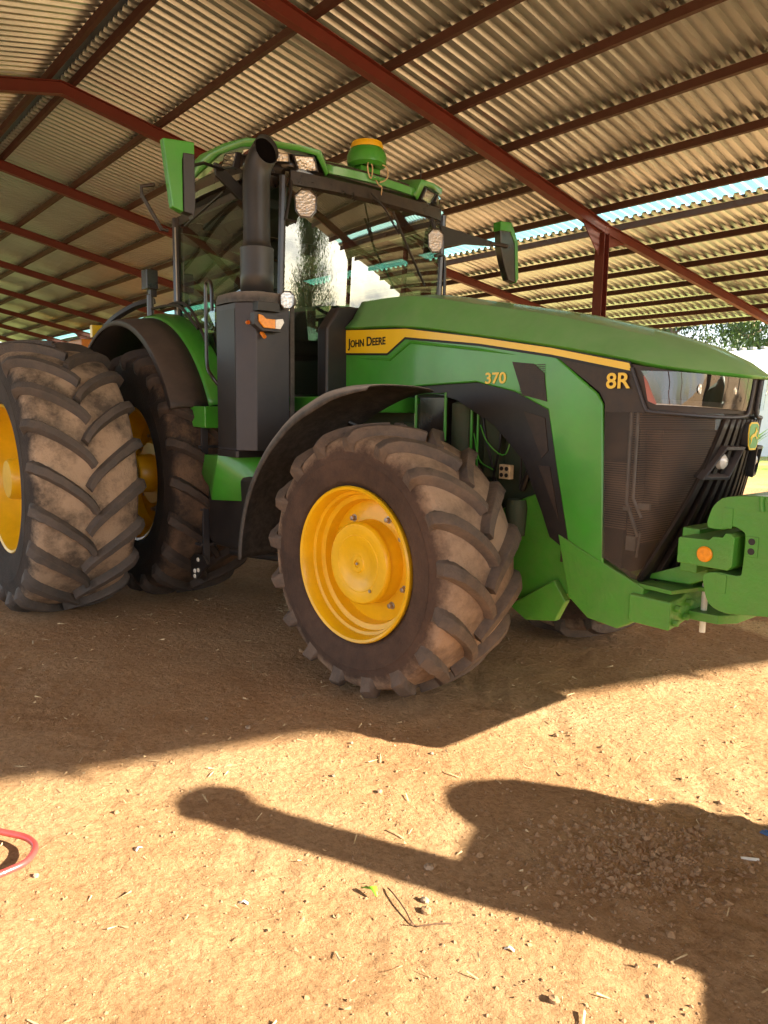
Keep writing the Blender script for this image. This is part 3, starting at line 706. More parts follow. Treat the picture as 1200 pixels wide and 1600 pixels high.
def u_edge(z):      # boundary between side screen and front grille, fanning outwards to the bottom
    return -np.interp(z, [.78, 1.55, 1.8], [.60, .30, .24])
def zbot(u): return .78+.10*max(0, (abs(u)-.6)/.4)
zz_ = np.linspace(0, 1, 26)
for s_ in (-1, 1):
    b = MB(); rows = []
    for t in zz_:
        row = []
        for q_ in np.linspace(0, 1, 22):
            ue = u_edge(.8+t*.99); u = -1+(ue+1)*q_; z = zbot(u)+t*(1.585-zbot(u)); ue = u_edge(z); u = -1+(ue+1)*q_
            row.append(F(s_*-u if s_ > 0 else u, z))
        rows.append(row)
    b.grid(rows); b.build('grille_side_screen', 'perf', T, smooth=40)
b = MB(); rows = []
for t in zz_:
    z = .78+t*(1.585-.78); ue = u_edge(z); rows.append([F(u, z, -.015) for u in np.linspace(ue, -ue, 30)])
b.grid(rows); b.build('front_grille', 'black', T, smooth=40)
# slats, fanned parallel to the screen edge
b = MB()
for k in range(11):
    fr = -1+2*k/10
    rows = []
    for t in np.linspace(0, 1, 18):
        z = .79+t*(1.56-.79); ue = -u_edge(z); wd = .020
        rows.append([F(fr*ue*.985-wd, z, -.012), F(fr*ue*.985-wd*.8, z, .014), F(fr*ue*.985+wd*.8, z, .014), F(fr*ue*.985+wd, z, -.012)])
    b.grid(rows)
b.build('grille_slats', 'black', T, smooth=30, solid=.003)
# upper nose shell around the headlamps
b = MB(); rows = []
for t in np.linspace(0, 1, 10): rows.append([F(u, 1.583+t*(np.interp(abs(u), [0, .3, .6, .8, 1], [1.750, 1.757, 1.772, 1.79, 1.83])-1.583)) for u in np.linspace(-1, 1, 70)])
b.grid(rows); b.build('nose_shell', 'dark', T, smooth=40)
# headlamps
def lamp_uv(s_):
    zs = [(1.605, -.80, -.16), (1.60, -.735, -.12), (1.65, -.765, -.105), (1.70, -.79, -.10), (1.752, -.825, -.10)]
    out = []
    for z, a, c in zs[1:]: out.append((z, a, c))
    return out
for s_ in (-1, 1):
    def lampgrid(off, shrink=0.):
        rows = []
        for z, a, c in lamp_uv(s_):
            z2 = 1.675+(z-1.675)*(1-shrink*3); row = []
            for q_ in np.linspace(a+shrink, c-shrink*.6, 26):
                zz2 = z2+.022*((q_-c)/(a-c))-.004*(1-(q_-c)/(a-c))     # lamp rises to the side
                row.append(F(q_ if s_ < 0 else -q_, min(zz2, np.interp(abs(q_), [0, .3, .6, .8, 1], [1.750, 1.757, 1.772, 1.79, 1.83])-.002-(.008 if shrink else 0)), off))
            rows.append(row)
        return rows
    b = MB(); b.grid(lampgrid(.003)); hl = b.build('headlamp', 'blackgloss', T, smooth=40)
    b = MB(); b.grid(lampgrid(.016, .012)); b.build('lamp_lens', 'headlens', hl, smooth=40)
    b = MB(); rows = []
    for q_ in np.linspace(0, 1, 20):      # L-shaped light bar
        if q_ < .35: t = q_/.35; u = -.785+.055*t; z = 1.760-.125*t; wdt = .034*(.6+.6*t)
        else: t = (q_-.35)/.65; u = -.73+.48*t; z = 1.632-.016*t; wdt = .014
        rows.append([F((u-wdt) if s_ < 0 else -(u-wdt), z-.012, .008), F((u+wdt) if s_ < 0 else -(u+wdt), z+.012, .008)])
    b.grid(rows[:8]); b.build('light_bar', 'ledred', hl, smooth=0)
    b = MB(); b.grid(rows[7:]); b.build('light_bar', 'clearplastic', hl, smooth=0)
    for uu in (-.50, -.25):
        p = F(uu if s_ < 0 else -uu, 1.69, .007); b = MB(); b.lathe([(0, .028), (.004, .024), (.006, .010), (.006, 0)], p, 20, axis='x'); b.build('projector', 'chrome', hl)
    # chrome-grey trim under the lamp
    b = MB(); pts = [F((u if s_ < 0 else -u), z, .010) for u, z in [(-.865, 1.785), (-.825, 1.69), (-.785, 1.605), (-.755, 1.588), (-.6, 1.578), (-.35, 1.568), (-.14, 1.572), (-.075, 1.59), (-.06, 1.65), (-.06, 1.74)]]
    b.tube([tuple(p) for p in cr(pts, 40)], .009, 8); b.build('lamp_trim', 'greybox', T)
    # small centre lamp in the grille
    ang = [(-.02, 1.435), (-.17, 1.435), (-.30, 1.295), (-.13, 1.295)]
    b = MB()
    cs = [(.10, 1.44), (.30, 1.44), (.43, 1.29), (.20, 1.29)]
    o_ = [F((-u if s_ < 0 else u), z, .045) for u, z in cs]; i_ = [F((-(u+(.265-u)*.16) if s_ < 0 else (u+(.265-u)*.16)), z+(1.365-z)*.2, .045) for u, z in cs]
    bk = [F((-(u+(.265-u)*.3) if s_ < 0 else (u+(.265-u)*.3)), z+(1.365-z)*.35, -.02) for u, z in cs]; ob = [F((-u if s_ < 0 else u), z, -.02) for u, z in cs]
    b.add(ob+o_+i_+bk, [(k, (k+1) % 4, 4+(k+1) % 4, 4+k) for k in range(4)]+[(4+k, 4+(k+1) % 4, 8+(k+1) % 4, 8+k) for k in range(4)]+[(8+k, 8+(k+1) % 4, 12+(k+1) % 4, 12+k) for k in range(4)]+[(12, 13, 14, 15)])
    gl = b.build('grille_lamp', 'greybox', T, smooth=0, bevel=.003)
    p = F(-.27 if s_ < 0 else .27, 1.365, .0); b = MB(); b.lathe([(0, .038), (.022, .034), (.034, .02), (.038, 0)], p, 24, axis='x'); b.build('bulb', 'clearplastic', gl)
# badge with leaping stag
pb = np.array(F(0, 1.485, .02)); 
def badge_pts(sc): return [(sc*x, sc*z) for x, z in [(-.55, -1.05), (-.85, -.72), (-.98, .2), (-.9, .85), (-.55, 1.08), (.55, 1.08), (.9, .85), (.98, .2), (.85, -.72), (.55, -1.05)]]
bd = None
for sc, dxx, mt, nm in ((.0625, (.0, .034), 'black', 'badge'), (.060, (.0345, .037), 'decal', 'badge_border'), (.053, (.0375, .0385), 'green', 'badge_field')):
    b = MB(); b.prism([(pb[1]+y_*.9, pb[2]+z_) for y_, z_ in badge_pts(sc)], 'yz', pb[0]-.02+dxx[0], pb[0]-.02+dxx[1])
    o = b.build(nm, mt, T if bd is None else bd, bevel=.002 if bd is None else 0)
    if bd is None: bd = o
deer = [(-.75, -.1), (-.55, .12), (-.25, .2), (.1, .28), (.3, .5), (.2, .8), (.42, .62), (.45, .85), (.55, .6), (.72, .45), (.55, .35), (.42, .1), (.62, -.15), (.8, -.1), (.82, -.18), (.6, -.28), (.3, -.02), (-.1, -.05), (-.4, -.15), (-.55, -.5), (-.7, -.75), (-.62, -.4), (-.65, -.1), (-.8, -.35), (-.86, -.3)]
b = MB(); b.prism([(pb[1]+y_*.044, pb[2]+z_*.050) for y_, z_ in deer], 'yz', pb[0]-.02+.039, pb[0]-.02+.0405); b.build('stag_emblem', 'decal', bd, smooth=0)

# radiator and pipes behind the screens
b = MB(); b.box(3.98, 4.02, -.36, .36, .95, 1.58); b.box(3.66, 3.98, -.375, -.372, 1.02, 1.35); b.box(4.021, 4.10, -.30, .30, 1.15, 1.50); b.build('radiator', 'fins', T, smooth=0)
b = MB(); b.box(3.60, 3.96, -.36, .36, .80, 1.72); b.build('cooling_pack', 'dark', T, smooth=0)
b = MB()
b.tube([(3.99, -.395, 1.60), (3.99, -.395, 1.16), (4.03, -.39, 1.06), (4.05, -.38, 1.0)], .009, 8)
b.tube([(4.02, -.39, 1.60), (4.02, -.39, 1.18), (4.06, -.375, 1.09)], .008, 8); b.tube([(4.06, -.375, 1.02), (4.05, -.38, .9)], .006, 8)
b.build('cooler_pipe', 'steel', T)
b = MB(); b.box(4.00, 4.05, -.40, -.375, .93, 1.0); b.box(4.04, 4.10, -.38, -.36, 1.13, 1.16); b.box(3.98, 4.02, -.41, -.39, 1.12, 1.14); b.build('pipe_clamp', 'steel', T, bevel=.003)

# ---- chassis, engine, bolster
lower = [(3.615, .957), (4.12, .768), (4.115, .72), (4.105, .612), (3.99, .54), (3.82, .555), (3.70, .64)]
for s_ in (-1, 1):
    b = MB(); b.prism(lower, 'xz', s_*.415, s_*.33); b.build('front_side_frame', 'green_cast', T, bevel=.008)
b = MB(); b.prism([(-.44, .60), (-.44, .735), (-.34, .745), (-.22, .80), (-.13, .90), (.13, .90), (.22, .80), (.34, .745), (.44, .735), (.44, .60), (.2, .64), (-.2, .64)], 'yz', 4.06, 4.27)
bol = b.build('front_bolster', 'green_cast', T, bevel=.008)
for s_ in (-1, 1):
    for y_, z_ in ((.39, .70), (.29, .715), (.40, .635), (.31, .65)):
        b = MB(); b.lathe([(0, .016), (.022, .016), (.024, .012), (.024, 0)], (4.27, s_*y_, z_), 6, axis='x'); b.build('bolt_head', 'green_cast', bol, smooth=0)
b = MB(); b.prism([(4.0, -.40), (4.26, -.42), (4.30, -.25), (4.36, -.2), (4.36, .2), (4.30, .25), (4.26, .42), (4.0, .40)], 'xy', .765, .785); b.build('bolster_top_plate', 'green_cast', T, bevel=.003)
b = MB(); b.prism([(4.27, -.27), (4.40, -.25), (4.45, -.16), (4.45, .16), (4.40, .25), (4.27, .27)], 'xy', .630, .672); b.prism([(4.27, -.20), (4.42, -.16), (4.45, -.10), (4.45, .10), (4.42, .16), (4.27, .20)], 'xy', .755, .763); b.build('tow_jaw', 'green_cast', T, bevel=.006)
b = MB(); b.tube([(4.31, -.205, .565), (4.31, -.205, .80)], .014, 12); b.build('tow_pin', 'whitebit', T)
b = MB(); b.box(4.28, 4.36, -.40, .40, .88, 1.08); b.prism([(4.02, .79), (4.28, .90), (4.36, .90), (4.36, .84), (4.28, .80)], 'xz', -.30, .30)
b.build('weight_beam', 'green_cast', T, bevel=.006)
# carrier bracket with hooked upper edge
cpoly = [(4.335, .945), (4.335, 1.052), (4.345, 1.058), (4.47, 1.062), (4.485, 1.078), (4.525, 1.080), (4.535, 1.098), (4.555, 1.100), (4.575, 1.085), (4.572, .965), (4.556, .945)]
b = MB(); b.prism(cpoly, 'xz', -.535, .535); carrier = b.build('weight_carrier', 'green_cast', T, bevel=.005)
b = MB(); b.lathe([(0, .033), (-.006, .033), (-.010, .028), (-.010, 0)], (4.458, -.536, 1.0), 32, axis='y'); b.build('reflector', 'amber', carrier)
wpoly = [(4.470, 1.215), (4.455, 1.19), (4.440, 1.14), (4.440, 1.118), (4.452, 1.106), (4.50, 1.106), (4.525, 1.112), (4.55, 1.125), (4.588, 1.110), (4.600, 1.085), (4.598, .955), (4.585, .925), (4.50, .925), (4.44, .905), (4.446, .85), (4.462, .80), (4.490, .772), (4.55, .758), (4.64, .770), (4.76, .785), (4.95, .79), (5.07, .82), (5.15, .90), (5.18, 1.03), (5.15, 1.18), (5.05, 1.255), (4.70, 1.262), (4.52, 1.245)]
wp = cr(wpoly+[wpoly[0]], 84)[:-1]
base = None
for k in range(10):
    y_ = -.50+k*.1025+.0
    if base is None:
        b = MB(); b.prism([tuple(p) for p in wp], 'xz', 0, .098); base = b.build('suitcase_weight', 'green_cast', T, bevel=.006); o = base
        for pl, y0_ in (([(4.505, 1.20), (4.545, 1.20), (4.545, 1.115), (4.505, 1.115)], -.004), ([(4.50, .92), (4.54, .92), (4.54, .84), (4.50, .835)], -.004), ([(4.605, 1.095), (4.655, 1.095), (4.655, 1.01), (4.605, 1.01)], -.004), ([(4.715, 1.12), (4.78, 1.12), (4.78, 1.01), (4.715, 1.01)], -.005)):
            b = MB(); b.prism(pl, 'xz', y0_, .001); b.build('cast_pad', 'green_cast', o, bevel=.002)
        for x_, z_, y0_ in ((4.63, 1.074, -.0045), (4.63, 1.034, -.0045), (4.745, 1.06, -.0055)):
            b = MB(); b.lathe([(y0_, .014), (y0_-.001, .014), (y0_-.001, 0)], (x_, 0, z_), 16); b.build('bolt_hole', 'ink', o)
    else:
        o = base.copy(); COL.objects.link(o); o.parent = T
        for ch in base.children:
            if k < 2: c = ch.copy(); COL.objects.link(c); c.parent = o
    o.location = (0, y_+.0, 0)
b = MB(); b.tube([(4.655, -.505, 1.262), (4.655, -.505, 1.235), (4.66, -.505, 1.20)], .010, 8); b.build('weight_bolt', 'green_cast', T)

b = MB(); b.box(1.60, 3.60, -.27, .27, .62, 1.62); b.box(1.75, 3.5, -.22, .22, 1.62, 2.02); b.box(2.2, 2.6, -.34, -.27, 1.15, 1.5); b.box(3.0, 3.12, -.33, -.27, 1.2, 1.55); b.build('engine', 'engine', T, bevel=.01)
b = MB(); b.prism([(3.0, .50), (3.0, .95), (3.30, 1.10), (3.45, 1.16), (3.56, 1.02), (3.62, .86), (3.68, .66), (3.55, .56)], 'xz', -.335, .335); b.build('chassis_frame', 'green_cast', T, bevel=.01)
b = MB()
for k in range(9):
    x_ = 2.55+k*.11; pts = [(x_+random.uniform(-.1, .1), -.30-random.uniform(0, .05), 1.68-random.uniform(0, .1)), (x_+random.uniform(-.06, .12), -.34, 1.42), (x_+random.uniform(-.05, .2), -.32, 1.15)]
    b.tube([tuple(p) for p in cr(pts, 10)], random.choice([.008, .012, .018, .006]), 8)
b.build('engine_hose', 'black', T)
b = MB(); b.tube([tuple(p) for p in cr([(3.0, -.36, 1.5), (3.08, -.38, 1.4), (3.2, -.37, 1.34), (3.25, -.36, 1.5)], 14)], .004, 6); b.tube([tuple(p) for p in cr([(2.95, -.36, 1.45), (3.02, -.38, 1.30), (3.12, -.37, 1.25)], 14)], .004, 6); b.tube([(2.93, -.36, 1.62), (2.93, -.36, 1.2)], .009, 8); b.tube([(2.98, -.36, 1.62), (2.98, -.36, 1.22)], .007, 8); b.build('green_pipe', 'green_side', T)
b = MB(); b.lathe([(1.30, .075), (1.62, .075), (1.63, .06)], (2.84, -.33, 0), 20, axis='z'); b.build('oil_filter', 'engine', T)
b = MB(); b.lathe([(.90, .05), (1.05, .06), (1.10, .05)], (3.3, -.37, 0), 18, axis='z'); b.build('fuel_filter', 'engine', T)
b = MB(); b.box(3.165, 3.245, -.375, -.34, 1.205, 1.285); o = b.build('terminal_block', 'straw', T, bevel=.004)
b = MB()
for x_ in (3.187, 3.223):
    for z_ in (1.227, 1.263): b.lathe([(-.376, .012), (-.380, .012), (-.380, 0)], (x_, 0, z_), 12)
b.build('terminal_cap', 'black', o)
b = MB(); b.box(2.52, 2.74, -.40, -.30, 1.42, 1.66); b.build('battery', 'blackgloss', T, bevel=.006)
b = MB(); b.tube([(2.50, -.41, 1.40), (2.50, -.41, 1.68), (2.76, -.41, 1.68), (2.76, -.41, 1.40)], .010, 8); b.build('battery_frame', 'green_side', T)
b = MB(); b.tube([(2.83, -.95, .755), (2.83, .95, .755)], .13, 20); b.box(2.55, 3.1, -.5, .5, .50, .80); b.build('front_axle', 'green_cast', T, bevel=.01)
b = MB(); b.prism([(3.28, .50), (3.58, .70), (3.66, .60), (3.60, .48), (3.4, .44)], 'xz', -.38, -.335); b.build('axle_bracket', 'green_cast', T, bevel=.008)
b = MB(); b.box(.2, 1.75, -.34, .34, .55, 1.30); b.box(-.4, .3, -.40, .40, .70, 1.45); b.build('transmission', 'engine', T, bevel=.02)
b = MB(); b.box(1.32, 2.35, -.70, .70, 1.56, 1.66); b.build('cab_platform', 'green_side', T, bevel=.01)

# ---- exhaust column
bx = [(1.10, -.72), (1.10, -1.05), (1.375, -1.05), (1.49, -.955), (1.50, -.70)]
b = MB(); b.prism(bx, 'xy', 1.285, 2.28); cover = b.build('exhaust_cover', 'greybox', T, bevel=.006)
b = MB(); b.prism([(1.095, -.72), (1.095, -1.055), (1.375, -1.057), (1.39, -1.045), (1.39, -.72)], 'xy', 1.235, 1.284); b.build('cover_foot', 'black', cover, bevel=.006)
b = MB(); b.box(1.11, 1.37, -1.0535, -1.0505, 1.30, 2.24); b.build('cover_panel', 'black', cover)
b = MB(); cap = cr([(1.10, -.70), (1.09, -1.0), (1.14, -1.06), (1.36, -1.06), (1.49, -.97), (1.52, -.9), (1.52, -.66)], 20)
rows = []
for z_, k_ in ((2.281, 1.0), (2.315, 1.0), (2.345, .95), (2.355, .80), (2.357, .2)): rows.append([(1.3+(x-1.3)*k_, -.86+(y-(-.86))*k_, z_) for x, y in cap])
b.grid(rows, closed=True); b.build('cover_cap', 'mudblack', cover, smooth=50)
b = MB(); b.box(1.502, 1.512, -.700, -.668, 1.3, 2.30)
for k in range(24): b.box(1.512, 1.5145, -.690, -.678, 1.34+k*.04, 1.352+k*.04)
b.build('edge_strip', 'mudblack', cover, smooth=0)
pipe = [(1.28, -.825, 2.33), (1.28, -.825, 2.69)]
b = MB()
# curved outlet with slanted cut
path = cr([(1.28, -.825, 3.05), (1.282, -.824, 3.13), (1.293, -.818, 3.20), (1.318, -.805, 3.26), (1.355, -.785, 3.315)], 14)
rings = []; n = 48; dE = Vector(path[-1]-path[-2]).normalized(); nm = Vector((.93, .06, .32)).normalized()
for i, p in enumerate(path):
    d = Vector(path[min(i+1, 13)]-path[max(i-1, 0)]).normalized() if i > 0 else Vector((0, 0, 1))
    e1 = Vector((0, 1, 0)); e1 = (e1-d*e1.dot(d)).normalized(); e2 = d.cross(e1); ring = []
    for k in range(n):
        a = 2*math.pi*k/n; q_ = Vector(p)+e1*math.cos(a)*.090+e2*math.sin(a)*.090
        pc = Vector(path[-1]); t_ = (pc-q_).dot(nm)/d.dot(nm)
        if i == 13 or (i > 9 and t_ < 0): q_ = q_+d*t_
        ring.append(tuple(q_))
    rings.append(ring)
low = [[(1.28-math.sin(2*math.pi*k/n)*r_, -.825+math.cos(2*math.pi*k/n)*r_, z_) for k in range(n)] for z_, r_ in [(2.33, .112), (2.50, .112), (2.655, .112), (2.668, .114), (2.685, .098), (2.70, .093), (2.72, .090), (2.85, .090), (2.98, .090)]]
b.grid(low+rings, closed=True)
st_ = b.build('exhaust_stack', 'stack', T, smooth=50, solid=.006)
b = MB(); mc = sum((Vector(p) for p in rings[-1]), Vector())/n; b.add([tuple(mc+(Vector(p)-mc)*.93-nm*.02) for p in rings[-1]], [tuple(range(n))]); b.build('bore_shade_disc', 'bore_dark', st_, smooth=0)  # black disc painted in for the shade inside the pipe
# indicator lamp and work lamp on the cover
b = MB(); b.prism([(-1.01, 2.205), (-.775, 2.19), (-.775, 2.14), (-.81, 2.085), (-.95, 2.085), (-1.012, 2.125)], 'yz', 1.505, 1.565); ind = b.build('indicator_lamp', 'greybox', T, bevel=.004)
b = MB(); b.prism([(-.985, 2.190), (-.955, 2.185), (-.93, 2.165), (-.86, 2.165), (-.86, 2.105), (-.945, 2.105), (-.985, 2.145)], 'yz', 1.566, 1.580); b.build('amber_lens', 'amber', ind, bevel=.003)
b = MB(); b.prism([(-.858, 2.165), (-.80, 2.175), (-.79, 2.15), (-.82, 2.105), (-.858, 2.105)], 'yz', 1.566, 1.578); b.build('clear_lens', 'clearplastic', ind, bevel=.003)
b = MB(); b.lathe([(0, .014), (-.02, .012), (-.02, 0)], (1.50, -1.02, 2.14), 12, axis='x'); b.tube([(1.5, -.92, 2.08), (1.54, -.92, 2.05)], .014); b.build('lamp_stud', 'orange', ind)
b = MB(); b.box(1.46, 1.54, -.97, -.80, 2.22, 2.28); b.build('lamp_bracket', 'black', ind, bevel=.003)
for o_ in [cover]+[c_ for c_ in T.children if c_.name.split('.')[0] in ('edge_strip', 'exhaust_stack', 'indicator_lamp')]:
    o_.scale = (.94, .94, .94); o_.location = (.355, -.2095, .0944)
def hexlamp(name, c, w_, h_, face, depth=.07):
    """work lamp with six-sided lens; face = outward direction (unit, horizontal)"""
    fx_ = Vector(face).normalized(); sd = Vector((-fx_.y, fx_.x, 0)); C = Vector(c)
    sh = [(-.38, 1), (.38, 1), (1, .55), (.92, -.55), (.45, -1), (-.45, -1), (-.92, -.55), (-1, .55)]
    def ring(k, off): return [tuple(C+fx_*off+sd*(x*w_/2*k)+Vector((0, 0, z*h_/2*k))) for x, z in sh]
    b = MB(); b.grid([ring(.45, -depth), ring(.95, -depth*.6), ring(1.12, -.01), ring(1.12, .006), ring(1.0, .008), ring(.95, -.012)], closed=True)
    b.add(ring(.45, -depth), [tuple(range(8))]); o = b.build(name, 'blackgloss', T, smooth=30)
    b = MB(); b.add(ring(.99, -.006), [tuple(range(8))]); b.build('lamp_reflector', 'chrome', o, smooth=0)
    b = MB(); b.add(ring(1.0, .005), [tuple(range(8))]); b.build('lamp_lens', 'lens', o, smooth=0)
    return o
hexlamp('work_lamp', (1.82, -.919, 2.261), .085, .10, (.93, -.37, 0), .05)
hexlamp('cab_headlamp', (1.64, -.66, 2.93), .135, .165, (.85, -.52, 0), .10)
hexlamp('cab_headlamp', (1.56, .61, 2.90), .115, .165, (.80, -.6, 0), .09)

# ---- cab
AW = .745
b = MB(); 
for s_ in (-1, 1):
    b.tube([(1.495, s_*AW, 3.12), (1.465, s_*AW, 2.5), (1.425, s_*AW, 1.66)], .026, 8)          # A pillar
    b.tube([(-.08, s_*.80, 3.12), (-.06, s_*.81, 2.4), (0, s_*.80, 1.66)], .035, 8)          # C pillar
    b.box(-.08, 1.50, min(s_*.76, s_*.80), max(s_*.76, s_*.80), 1.60, 1.70); b.box(-.08, 1.42, min(s_*.74, s_*.80), max(s_*.74, s_*.80), 3.06, 3.13)
b.box(-.14, -.10, -.8, .8, 1.6, 1.9); b.box(-.14, -.10, -.8, .8, 3.02, 3.12)
b.build('cab_frame', 'blackgloss', T, smooth=40)
# windscreen: curved sheet
rows = []
for z in np.linspace(1.66, 3.15, 14):
    xx = 1.43+(z-1.66)*.050; rows.append([(xx+.035*(1-(y/.735)**2), y, z) for y in np.linspace(-.735, .735, 28)])
b = MB(); b.grid(rows); b.build('windscreen', 'glass', T, smooth=80)
for s_ in (-1, 1):
    rows = []
    for z in np.linspace(1.71, 3.06, 6): rows.append([(x, s_*(.80+.03*math.sin(math.pi*(x+.05)/1.5)), z) for x in np.linspace(-.05, 1.42, 12)])
    b = MB(); b.grid(rows); b.build('side_window', 'sideglass', T, smooth=80)
rows = [[(-.12, y, z) for y in np.linspace(-.78, .78, 6)] for z in (1.9, 3.02)]
b = MB(); b.grid(rows); b.build('rear_window', 'sideglass', T)
b = MB(); b.tube([(-.02, -.83, 1.72), (-.035, -.83, 3.04)], .007, 6); b.tube([(.9, -.842, 2.0), (.9, -.842, 2.2)], .01, 6); b.build('door_trim', 'steel', T)
# roof: main body plus green rim, pods and visor
def roof_ring(k, z, dx=0): 
    pts = [(-.20, .70), (-.22, -.0), (-.20, -.70), (-.05, -.86), (.55, -.90), (1.05, -.88), (1.38, -.80), (1.47, -.45), (1.52, -.38), (1.55, 0), (1.52, .38), (1.47, .45), (1.38, .80), (1.05, .88), (.55, .90), (-.05, .86)]
    return [(.65+(x-.65)*k+dx, y*k, z) for x, y in pts]
b = MB(); b.grid([roof_ring(.86, 3.12), roof_ring(.95, 3.20), roof_ring(.97, 3.27)], closed=True); b.add(roof_ring(.86, 3.12), [tuple(range(16))]); b.build('roof_liner', 'black', T, smooth=30)
b = MB(); b.grid([roof_ring(.94, 3.272), roof_ring(.95, 3.29), roof_ring(.90, 3.315), roof_ring(.8, 3.33), roof_ring(.5, 3.335), roof_ring(.05, 3.335)], closed=True); b.build('cab_roof', 'green', T, smooth=40)
b = MB(); b.grid([roof_ring(.10, 3.16), roof_ring(.97, 3.165), roof_ring(.985, 3.20), roof_ring(.975, 3.285)], closed=True); b.build('roof_soffit', 'blackgloss', T, smooth=20)
for s_ in (-1, 1):
    def q(*p): return [(x, s_*y, z) for x, y, z in p]
    # corner pod: green brow wrapping from the side round to the front
    br = [(.20, -.86, 3.395), (.60, -.90, 3.425), (.98, -.90, 3.412), (1.25, -.875, 3.385), (1.42, -.79, 3.345), (1.50, -.62, 3.335), (1.53, -.47, 3.325), (1.53, -.405, 3.20)]
    lo = [(.20, -.87, 3.28), (.62, -.91, 3.31), (.90, -.91, 3.36), (1.20, -.885, 3.345), (1.40, -.80, 3.315), (1.49, -.63, 3.305), (1.525, -.50, 3.295), (1.535, -.425, 3.175)]
    inn = [(.20, -.70, 3.40), (.60, -.74, 3.43), (.98, -.72, 3.42), (1.15, -.68, 3.41), (1.22, -.60, 3.40), (1.25, -.50, 3.38), (1.30, -.42, 3.36), (1.35, -.38, 3.28)]
    b = MB(); b.grid([[(x, -s_*y, z) for x, y, z in L_] for L_ in (inn, br, lo)] if s_ < 0 else [[(x, -y, z) for x, y, z in L_] for L_ in (lo, br, inn)])
    # keep both sides: right pod has negative y
    b.v = [(x, s_*abs(y), z) for x, y, z in b.v]
    b.build('roof_brow', 'green', T, smooth=25, solid=.02)
    hb = [(.60, -.86, 3.25), (.93, -.875, 3.335), (1.20, -.855, 3.325), (1.36, -.78, 3.30), (1.45, -.62, 3.29), (1.48, -.48, 3.28)]
    hl_ = [(.60, -.84, 3.18), (.93, -.845, 3.20), (1.20, -.83, 3.18), (1.34, -.76, 3.16), (1.42, -.61, 3.155), (1.46, -.44, 3.15)]
    b = MB(); b.grid([[(x, s_*abs(y), z) for x, y, z in L_] for L_ in (hb, hl_)]); b.grid([[(x, s_*abs(y), z) for x, y, z in hl_], [(x-.12, s_*(abs(y)-.12), z-.03) for x, y, z in hl_]]); b.build('lamp_recess', 'blackgloss', T, smooth=20, solid=.006)
    def quadlamp(pts, nm='roof_lamp', mat='clearplastic'):
        P = [Vector((x, s_*abs(y), z)) for x, y, z in pts]; c = sum(P, Vector())/4
        nrm = (P[1]-P[0]).cross(P[3]-P[0]).normalized()
        if nrm.dot(c-Vector((.7, 0, 3.0))) < 0: nrm = -nrm
        b = MB(); outr = [tuple(p+nrm*.012) for p in P]; inr = [tuple(c+(p-c)*.86+nrm*.016) for p in P]; bk = [tuple(p-nrm*.04) for p in P]
        b.add(bk+outr+inr, [(k, (k+1) % 4, 4+(k+1) % 4, 4+k) for k in range(4)]+[(4+k, 4+(k+1) % 4, 8+(k+1) % 4, 8+k) for k in range(4)])
        o = b.build(nm, 'greybox', T, smooth=0)
        b = MB(); b.add([tuple(c+(p-c)*.87+nrm*.004) for p in P], [(0, 1, 2, 3)]); b.build('lamp_reflector', 'chrome', o, smooth=0)
        b = MB(); b.add([tuple(c+(p-c)*.88+nrm*.014) for p in P], [(0, 1, 2, 3)]); b.build('lamp_lens', 'lens', o, smooth=0)
    quadlamp([(.925, -.895, 3.265), (.985, -.895, 3.345), (1.145, -.885, 3.325), (1.09, -.885, 3.235)])
    quadlamp([(1.17, -.87, 3.30), (1.19, -.865, 3.33), (1.25, -.845, 3.325), (1.235, -.85, 3.29)])
    quadlamp([(1.40, -.775, 3.225), (1.405, -.785, 3.285), (1.475, -.685, 3.275), (1.465, -.67, 3.225)])
    quadlamp([(1.485, -.665, 3.275), (1.525, -.515, 3.285), (1.515, -.475, 3.195), (1.465, -.61, 3.185)])
# front visor strip
vis = [(1.53, -.405), (1.56, 0), (1.53, .405)]; vc = cr([(1.52, -.41, 0), (1.545, -.2, 0), (1.555, 0, 0), (1.545, .2, 0), (1.52, .41, 0)], 16)
rows = [[(x-.22, y, 3.31) for x, y, _ in vc], [(x-.01, y, 3.262) for x, y, _ in vc], [(x+.006, y, 3.252) for x, y, _ in vc], [(x, y, 3.206) for x, y, _ in vc], [(x-.03, y, 3.203) for x, y, _ in vc]]
b = MB(); b.grid(rows); b.build('roof_visor', 'green', T, smooth=30, solid=.006)
b = MB(); b.grid([[(x-.03, y, 3.20) for x, y, _ in vc], [(x-.06, y, 3.15) for x, y, _ in vc], [(x-.10, y, 3.13) for x, y, _ in vc], [(x-.3, y, 3.125) for x, y, _ in vc]])
b.box(1.44, 1.50, -.12, .16, 3.08, 3.15); b.box(1.45, 1.51, -.28, -.15, 3.12, 3.18); b.box(1.40, 1.46, -.45, .5, 3.09, 3.14); b.build('visor_underside', 'black', T, smooth=0, bevel=.004)
b = MB(); ys_ = np.linspace(-.70, .70, 22)
b.grid([[(1.46+.06*(1-(y/.735)**2), y, 3.205-.01*abs(y)) for y in ys_], [(1.515+.05*(1-(y/.735)**2), y, 3.16) for y in ys_], [(1.515+.05*(1-(y/.735)**2), y, 3.085-.03*abs(y)**2) for y in ys_], [(1.49+.05*(1-(y/.735)**2), y, 3.065) for y in ys_]]); b.build('windscreen_header', 'blackgloss', T, smooth=25)
